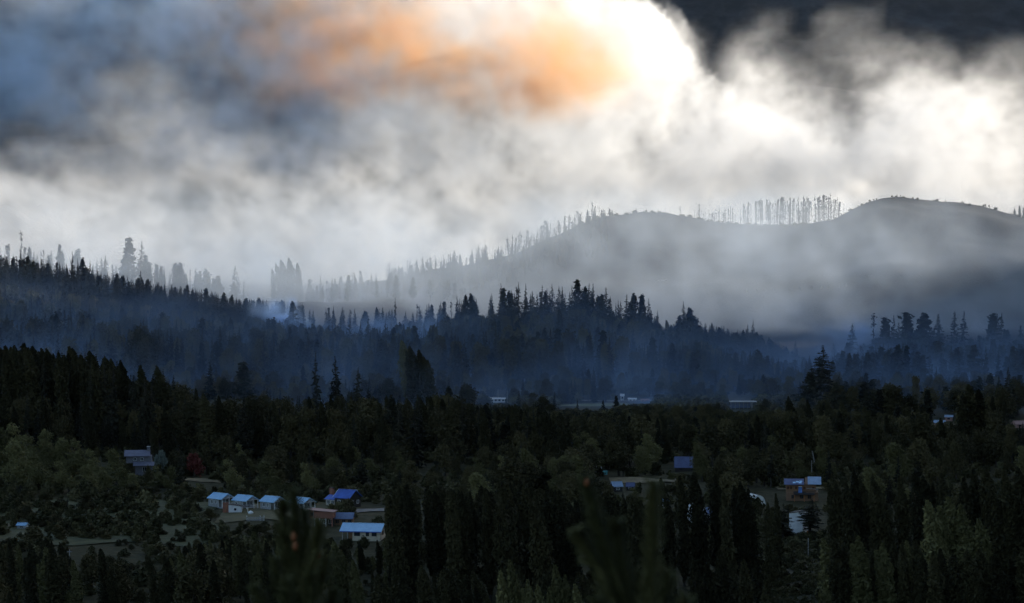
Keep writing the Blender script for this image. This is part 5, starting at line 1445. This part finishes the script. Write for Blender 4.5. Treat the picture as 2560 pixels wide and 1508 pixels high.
def car(px, D, rz, label, paint, z=None):
    c = place('car', px, D, label, 'car', rz, z=z)
    P = Part(); P.prism([(-2.1, .35), (2.1, .35), (2.15, .7), (1.9, .92), (1.1, .98), (-1.7, 1.0), (-2.1, .9)], 'y', -.85, .85); P.obj('body', paint, c, bevel=.05)
    P = Part(); P.prism([(-1.6, 1.0), (1.05, .985), (.45, 1.45), (-1.15, 1.48)], 'y', -.74, .74); P.obj('cabin_glass', M_GLASS, c)
    Part().prism([(-1.12, 1.482), (.44, 1.452), (.40, 1.50), (-1.05, 1.53)], 'y', -.7, .7).obj('car_roof', paint, c)
    for x in (-1.35, 1.35):
        for y in (-.86, .70):
            W = Part(); n = 12
            W.prism([(x + .32 * math.cos(2 * math.pi * k / n), .32 + .32 * math.sin(2 * math.pi * k / n)) for k in range(n)], 'y', y, y + .18)
            wo = W.obj('wheel', M_RUBBER, c); R_ = Part(); R_.prism([(x + .18 * math.cos(2 * math.pi * k / n), .32 + .18 * math.sin(2 * math.pi * k / n)) for k in range(n)], 'y', y - .01, y + .19); R_.obj('rim', M_POLE, wo)
    for y in (-.6, .45): Part().box(2.1, 2.17, y, y + .2, .62, .76).obj('headlight', M_WHITE, c)
    return c


car(803, 606, 12, 'pale blue car parked behind the brick building beside the cabins', M_CARPAINT)


def hut(name, px, D, base, label, cat, w, d, h, pitch, wall, roofm, rz=-15, nwin=1, frame=M_WHITE, over=.25, z=None, group=None):
    c = place(name, px, D, label, cat, rz, group, z=zat(base, D) if base else None)
    gable_walls(c, w, d, h, pitch, wall); roof_gable(c, w, d, h, pitch, over, roofm)
    for i in range(nwin): window(c, -w / 2 + w * (i + .5) / nwin, h * .35, min(1.0, w / nwin * .5), h * .38, -d / 2, frame=frame)
    dd = Part().box(w / 2 + .002, w / 2 + .05, -.4, .4, 0, min(2.0, h * .85)).obj('door', frame, c)
    return c


hut('hut', 53, 588, 1322, 'small hut with a pale blue-white roof on the scrubby clearing at the left', 'hut', 2.2, 1.8, 1.1, .5, M_WHITEWALL, M_TINROOF, -10)
hut('house', 1718, 738, 1176, 'wide dull navy roofed house half hidden under the forest edge', 'house', 7.2, 6.6, 1.4, .85, M_DARKWOOD, M_NAVYROOF, -4, 2, M_DARKWOOD)
hut('house', 1542, 676, 1229, 'little house with a bright blue gable roof among the poplars', 'house', 2.6, 3.0, 1.7, .7, M_DARKWOOD, M_TINDULL, 12)
hut('shed', 1577, 678, 1226, 'small shed with a navy roof beside the bright blue gable', 'shed', 2.0, 2.4, 1.3, .7, M_DARKWOOD, M_NAVYROOF, -8)
hut('house', 1444, 860, 1118, 'faint navy roof deep in the forest right of the centre', 'house', 5.0, 4.5, 2.0, .7, M_DARKWOOD, M_NAVYROOF, 5, 2, M_DARKWOOD)
hut('house', 1657, 630, 1272, 'pale blue walled house seen left of the slender poplars', 'house', 2.6, 3.0, 1.9, .4, M_WHITEWALL, M_TINROOF, -20)
hut('house', 1738, 628, 1303, 'white gabled house glimpsed between two slender poplars', 'house', 3.6, 4.4, 2.6, .8, M_WHITEWALL, M_WHITE, 28, 2)
hut('house', 1785, 632, 1300, 'blue roofed house glimpsed between two slender poplars', 'house', 3.4, 3.4, 2.0, .6, M_DARKWOOD, M_SLATE, -24, 2)
hut('house', 2300, 600, 1262, 'tan walled house glimpsed through the tall poplar row', 'house', 3.4, 3.4, 2.6, .5, M_PINK, M_BROWN, -20)
hut('building', 1244, 1030, 1006, 'long low white building on the valley floor by two thin masts', 'building', 6.3, 4.0, 1.7, .08, M_WHITEWALL, M_WHITE, 0, 4, M_DARKWOOD)
hut('cottage', 1581, 1036, 1003, 'low white cottage on the valley floor beside wisps of smoke', 'cottage', 3.3, 2.6, .9, .3, M_WHITEWALL, M_WHITE, 0, 2, M_DARKWOOD)
hut('cottage', 1613, 1040, 1003, 'lower pinkish cottage right of the white one on the valley floor', 'cottage', 3.4, 2.6, .6, .3, M_PINK, M_PINK, 0, 2, M_DARKWOOD)
hut('house', 1556, 1040, 1001, 'tall narrow white house at the far edge of the valley field', 'house', 1.4, 1.8, 2.1, .7, M_WHITEWALL, M_WHITE, 0, 1, M_DARKWOOD)
hut('cabin', 1561, 880, 1081, 'small grey hut roof among the low trees in the middle', 'hut', 2.2, 1.8, 1.0, .3, M_CONC, M_TINROOF, -10)
h1 = hut('house', 2351, 862, 1066, 'pink walled house with a blue roof, lower left block of a stepped pair', 'house', 3.9, 3.4, 1.5, .45, M_PINK, M_TINDULL, -14, 2, M_DARKWOOD)
h2 = hut('house', 2374, 866, 1052, 'pink walled house with a small blue roof, upper block of a stepped pair', 'house', 2.8, 2.6, 1.7, .4, M_PINK, M_TINDULL, -14, 1, M_DARKWOOD)
hut('house', 2556, 850, 1068, 'pink roofed house cut by the edge of the picture', 'house', 6.0, 4.6, 1.4, .45, M_PINK, M_PINK, 10, 2, M_DARKWOOD)

c = place('open_shed', 1860, 1024, 'long open shed with a thin pale flat roof on posts on the valley floor', 'shed', z=zat(1021, 1024))
Part().box(-5.5, 5.5, 0, 5, 2.55, 2.8).obj('roof', M_CONC, c)
for i in range(7): Part().box(-5.2 + i * 1.7, -5.05 + i * 1.7, .1, .25, -.3, 2.55).obj('post', M_POLE, c)
Part().box(-5.2, 3.0, 3.5, 3.7, -.3, 2.55).obj('back_wall', M_SLATE, c)
c = place('shed', 1505, 704, 'turquoise low shed with a white open door frame standing beside it', 'shed', z=zat(1187, 704))
Part().box(-.3, 1.7, 0, 1.8, -.2, .95).obj('wall', M_TEAL, c); Part().box(-.4, 1.8, -.1, 1.9, .952, 1.02).obj('roof', M_TEAL, c)
Part().bar((-1.9, -.2, 2.3), (-.1, -.2, 2.3), .12).obj('frame_beam', M_WHITE, c); Part().bar((-.1, -.2, -.2), (-.1, -.2, 2.24), .12).obj('frame_post', M_WHITE, c); Part().bar((-1.7, -.2, -.2), (-1.7, -.2, 2.24), .1).obj('frame_post', M_WHITE, c)
# plastic tunnel
c = place('greenhouse_tunnel', 1899, 642, 'rounded white plastic greenhouse tunnel behind the slender poplars', 'greenhouse', 18, z=zat(1262, 642))
n = 16; arc = [(1.9 * math.cos(math.pi * k / n), 2.4 * math.sin(math.pi * k / n)) for k in range(n + 1)]
Part().prism([(a, b) for a, b in arc], 'y', 0, 6).obj('cover', M_SHEET, c)
for y in (0.0, 1.5, 3.0, 4.5, 6.0):
    P = Part()
    for k in range(n): P.bar((arc[k][0] * 1.015, y, arc[k][1] * 1.015), (arc[k + 1][0] * 1.015, y, arc[k + 1][1] * 1.015), .07)
    P.obj('hoop', M_POLE, c)


def brown_house():
    c = place('house', 2010, 655, 'brown two-storey timber house with a patched blue roof and a balcony', 'house', -6, z=zat(1252, 655))
    Part().box(-4.6, 4.0, 0, 6, -.5, 2.3).obj('lower_wall', M_WARM, c); Part().box(-4.6, 3.4, .4, 6, 2.303, 4.5).obj('upper_wall', M_WARM, c)
    Part().prism([(-.5, 4.5), (3.0, 5.7), (6.4, 4.5), (6.4, 4.37), (3.0, 5.57), (-.5, 4.37)], 'x', -5.1, .2).obj('roof', M_NAVYROOF, c, 'dark roof patched with blue sheets')
    for x, y in ((-2.8, .2), (-1.9, .6), (-1.2, .1), (-1.0, .9)): Part().prism([(y, 4.5 + (y + .5) * .343 + .03), (y + .8, 4.5 + (y + 1.3) * .343 + .03), (y + .8, 4.5 + (y + 1.3) * .343 + .06), (y, 4.5 + (y + .5) * .343 + .06)], 'x', x, x + .75).obj('blue_patch', M_TINROOF, c)
    Part().prism([(-.3, 4.6), (3.0, 6.3), (6.3, 4.6), (6.3, 4.46), (3.0, 6.16), (-.3, 4.46)], 'x', 1.2, 4.8).obj('blue_roof', M_TINDULL, c)
    Part().prism([(0, 4.5), (6, 4.5), (3.0, 6.1)], 'x', .5, 3.4).obj('gable_wall', M_WARM, c)
    Part().prism([(-1.5, 1.95), (.39, 2.6), (.39, 2.48), (-1.5, 1.83)], 'x', -2.6, 3.0).obj('porch_roof', M_DARKWOOD, c)
    for x in (-2.4, .2, 2.8): Part().box(x, x + .14, -1.4, -1.26, -.5, 1.9).obj('porch_post', M_ORANGEWOOD, c)
    for x in (-4.0, -3.2, -1.9, .3, 2.7): window(c, x, 3.0, .7, .95, .4, frame=M_ORANGEWOOD)
    for x in (-2.7, -.4, 1.6): window(c, x, .6, 1.0, 1.1, 0, frame=M_WARM)
    Part().bar((.8, -.3, 3.45), (4.0, -.3, 3.25), .12).obj('balcony_rail', M_CONC, c); Part().box(.8, 4.0, -.4, .39, 2.303, 2.42).obj('balcony_floor', M_WARM, c)
    for i in range(9): Part().box(.9 + i * .37, .97 + i * .37, -.34, -.27, 2.42, 3.4 - i * .02).obj('baluster', M_WARM, c)
    Part().prism([(-.75, 2.35), (.2, 3.75), (.2, 3.68), (-.75, 2.28)], 'x', -1.3, -.3).obj('solar_panel', M_PANEL, c)
    Part().bar((-1.3, .25, 3.85), (-.3, .25, 3.85), .16).obj('panel_tank', M_WHITE, c)


brown_house()
c = place('barn', 1992, 592, 'tall plain white barn half hidden by dark conifers', 'barn', -24, z=zat(1332, 592))
Part().prism([(-1.7, -.5), (1.7, -.5), (1.7, 5.3), (-1.7, 4.7)], 'y', 0, 4.5).obj('wall', M_WHITEWALL, c)
Part().prism([(-1.9, 4.76), (1.9, 5.42), (1.9, 5.32), (-1.9, 4.66)], 'y', -.2, 4.8).obj('roof', M_DARKWOOD, c)
Part().box(1.705, 1.76, .6, 1.5, 1.4, 3.2).obj('door', M_PLANKGREY, c)
for k in range(8): Part().box(-1.64 + k * .42, -1.615 + k * .42, -.02, -.001, -.4, 4.6).obj('wall_batten', M_WHITEWALL, c)
c = place('hive', 2024, 583, 'small orange box on legs under the dark conifer by the barn', 'box', z=zat(1341, 583))
Part().box(-.4, .4, 0, .5, .5, 1.2).obj('box', M_ORANGEWOOD, c); Part().box(-.5, .5, -.08, .58, 1.2, 1.28).obj('lid', M_BROWN, c)
for x in (-.35, .27):
    for y in (.03, .4): Part().box(x, x + .08, y, y + .08, -.3, .5).obj('leg', M_BROWN, c)

# poles and masts
def pole(px, D, top, label, r_=.09, lean=0.0, mat=M_POLE, arm=False, base=None):
    c = place('utility_pole' if arm else 'pole', px, D, label, 'pole', z=zat(base, D) if base else None)
    h = zat(top, c.location.y) - c.location.z
    Part().bar((0, 0, -.3), (lean, 0, h), r_ * 2).obj('shaft', mat, c)
    Part().box(lean - r_ * 1.3, lean + r_ * 1.3, -r_ * 1.3, r_ * 1.3, h, h + .06).obj('cap', mat, c)
    if arm:
        Part().bar((lean - .6, 0, h - .4), (lean + .6, 0, h - .4), .1).obj('crossarm', mat, c)
    return c


pole(2023, 540, 1346, 'thin pale pole in the grassy gap below the white barn', .07)
pole(1692, 676, 1211, 'pale upright pole left of the slender poplars near the meadow strip', .09, 0, M_CONC)
pole(170, 530, 1375, 'thin pale pole in the dark foreground at the left', .07, 0, M_CONC, True)
pole(458, 530, 1365, 'thin grey pole in the foreground below the cabins', .06, 0, M_POLE)
pole(2031, 690, 1152, 'thin mast standing behind the patched blue roof', .06, 0, M_POLE)
pole(2042, 690, 1128, 'bare pale trunk leaning slightly behind the brown house', .16, -1.2, M_PALEBARK, False, 1176)
pole(1245, 1030, 974, 'thin mast on the long low white building', .07, 0, M_CONC)
pole(1268, 1030, 976, 'thin mast standing right of the long low white building', .08, 0, M_CONC, False, 1014)
pole(1506, 900, 1050, 'thin leaning pole coloured white for the light on it, in the middle of the forest', .09, -1.5, M_WHITE, False, 1074)  # white stands in for light reflected off a bare pole
pole(1782, 1010, 968, 'thin pale pole on the valley floor left of the open shed', .06, 0, M_CONC, False, 985)
c = place('water_trough', 775, 611, 'small white trough on the lawn behind the blurred branch', 'trough', z=zat(1285, 611))
Part().box(-.6, .6, 0, .5, 0, .35).obj('basin', M_WHITE, c); Part().box(-.5, .5, .08, .42, .352, .36).obj('water', M_GLASS, c)


# ------------------------------------------------------------------ out-of-focus saplings near the viewpoint
M_NEEDLE2 = foliage_mat('sapling_needles', (.048, .052, .020), (.08, .075, .03), .1)
M_BUD = solid('orange_bud', (.24, .09, .03), (.18, .06, .025), .7, 20)
M_TWIG = solid('brown_twig', (.13, .09, .05), (.08, .06, .035), .8, 20)


def sapling(name, label, D, shoots, root, buds, seed, thick):
    r = np.random.RandomState(seed)
    rp = at(root[0], root[1], D); gz = float(ground(rp.x, D))
    e = bpy.data.objects.new(name, None); COL.objects.link(e); e.location = (rp.x, D, gz); tag(e, label, 'pine sapling')
    s = Soup(); s.tube([[0, 0, -.05], [0.02, 0, (rp.z - gz) * .5], [0, 0, rp.z - gz]], [.03, .022, .012], 6)
    s.mesh('s', [M_TWIG]); tr = bpy.data.objects.new('stem', s.mesh('sapling_stem', [M_TWIG])); COL.objects.link(tr); tr.parent = e
    for pts in shoots:
        P = np.array([tuple(at(a, b, D + dd) - Vector((rp.x, D, gz))) for a, b, dd in pts])
        s = Soup(); s.tube(P, np.linspace(.009, .003, len(P)), 5)
        L = np.linalg.norm(np.diff(P, axis=0), axis=1).sum()
        k = int(L / .00035)
        t = r.rand(k); seg = np.minimum((t * (len(P) - 1)).astype(int), len(P) - 2); f = (t * (len(P) - 1) - seg)[:, None]
        C = P[seg] * (1 - f) + P[seg + 1] * f; dr = P[seg + 1] - P[seg]; dr /= np.linalg.norm(dr, axis=1)[:, None]
        n = r.normal(size=(k, 3)); n -= dr * np.sum(n * dr, 1)[:, None]; n /= np.linalg.norm(n, axis=1)[:, None]
        d = n * .75 + dr * .7; ln = thick * (.7 + .6 * r.rand(k))[:, None] * (1.1 - .45 * t[:, None]); w = np.cross(d, n + .3); w /= np.linalg.norm(w, axis=1)[:, None]
        s.quads(np.stack([C - w * .0013, C + w * .0013, C + d * ln + w * .0007, C + d * ln - w * .0007], 1))
        o = bpy.data.objects.new('branch', s.mesh('branch', [M_NEEDLE2])); COL.objects.link(o); o.parent = e
    for a, b, rr in buds:
        p = at(a, b, D - .02) - Vector((rp.x, D, gz)); P = Part()
        P.lathe([(rr * .3, -rr * 1.6), (rr, -rr * .6), (rr * .9, rr * .5), (rr * .2, rr * 1.7)], 8)
        o = P.obj('bud', M_BUD, e); o.location = p


sapling('pine_sapling', 'blurred dark sapling shoots close to the viewer in front of the cabins', 5.0,
        [[(748, 1640, 0), (750, 1480, 0), (742, 1340, .0), (738, 1232, 0)], [(748, 1500, .02), (715, 1380, .03), (706, 1290, .03), (712, 1262, .03)], [(750, 1480, -.02), (790, 1380, -.03), (800, 1310, -.03)],
         [(750, 1560, 0), (700, 1470, .03), (690, 1400, .03)], [(752, 1540, 0), (800, 1470, .02), (818, 1400, .02)], [(750, 1620, 0), (680, 1540, 0), (640, 1470, 0)], [(750, 1620, .04), (815, 1540, .04), (840, 1480, .04)],
         [(750, 1600, -.04), (720, 1530, -.05), (716, 1450, -.05)], [(750, 1600, -.04), (775, 1520, -.05), (778, 1440, -.05)], [(748, 1440, .02), (728, 1350, .05), (725, 1300, .05)], [(750, 1420, .02), (768, 1330, .05), (762, 1280, .05)]],
        (748, 1660), [(734, 1342, .006), (738, 1365, .006), (796, 1388, .005)], 3, .030)
sapling('pine_sapling', 'blurred sapling close to the viewer in front of the central poplars, several upright shoots', 4.2,
        [[(1590, 1660, 0), (1560, 1500, 0), (1500, 1330, .0), (1466, 1200, 0)], [(1585, 1620, .0), (1500, 1430, .0), (1460, 1360, .0), (1445, 1335, 0)], [(1590, 1600, .03), (1560, 1440, .03), (1545, 1350, .03), (1541, 1312, .03)],
         [(1600, 1640, -.03), (1625, 1480, -.03), (1632, 1330, -.03), (1635, 1215, -.03)], [(1600, 1640, .03), (1650, 1520, .03), (1672, 1440, .03)], [(1600, 1640, 0), (1690, 1560, 0), (1715, 1500, 0)], [(1595, 1640, .05), (1600, 1540, .05), (1604, 1440, .05)],
         [(1590, 1650, -.04), (1530, 1560, -.04), (1490, 1500, -.04)], [(1580, 1600, .05), (1530, 1480, .05), (1510, 1400, .05)]],
        (1595, 1680), [(1634, 1222, .004), (1466, 1206, .004)], 4, .030)
print('done', time.time() - T0)
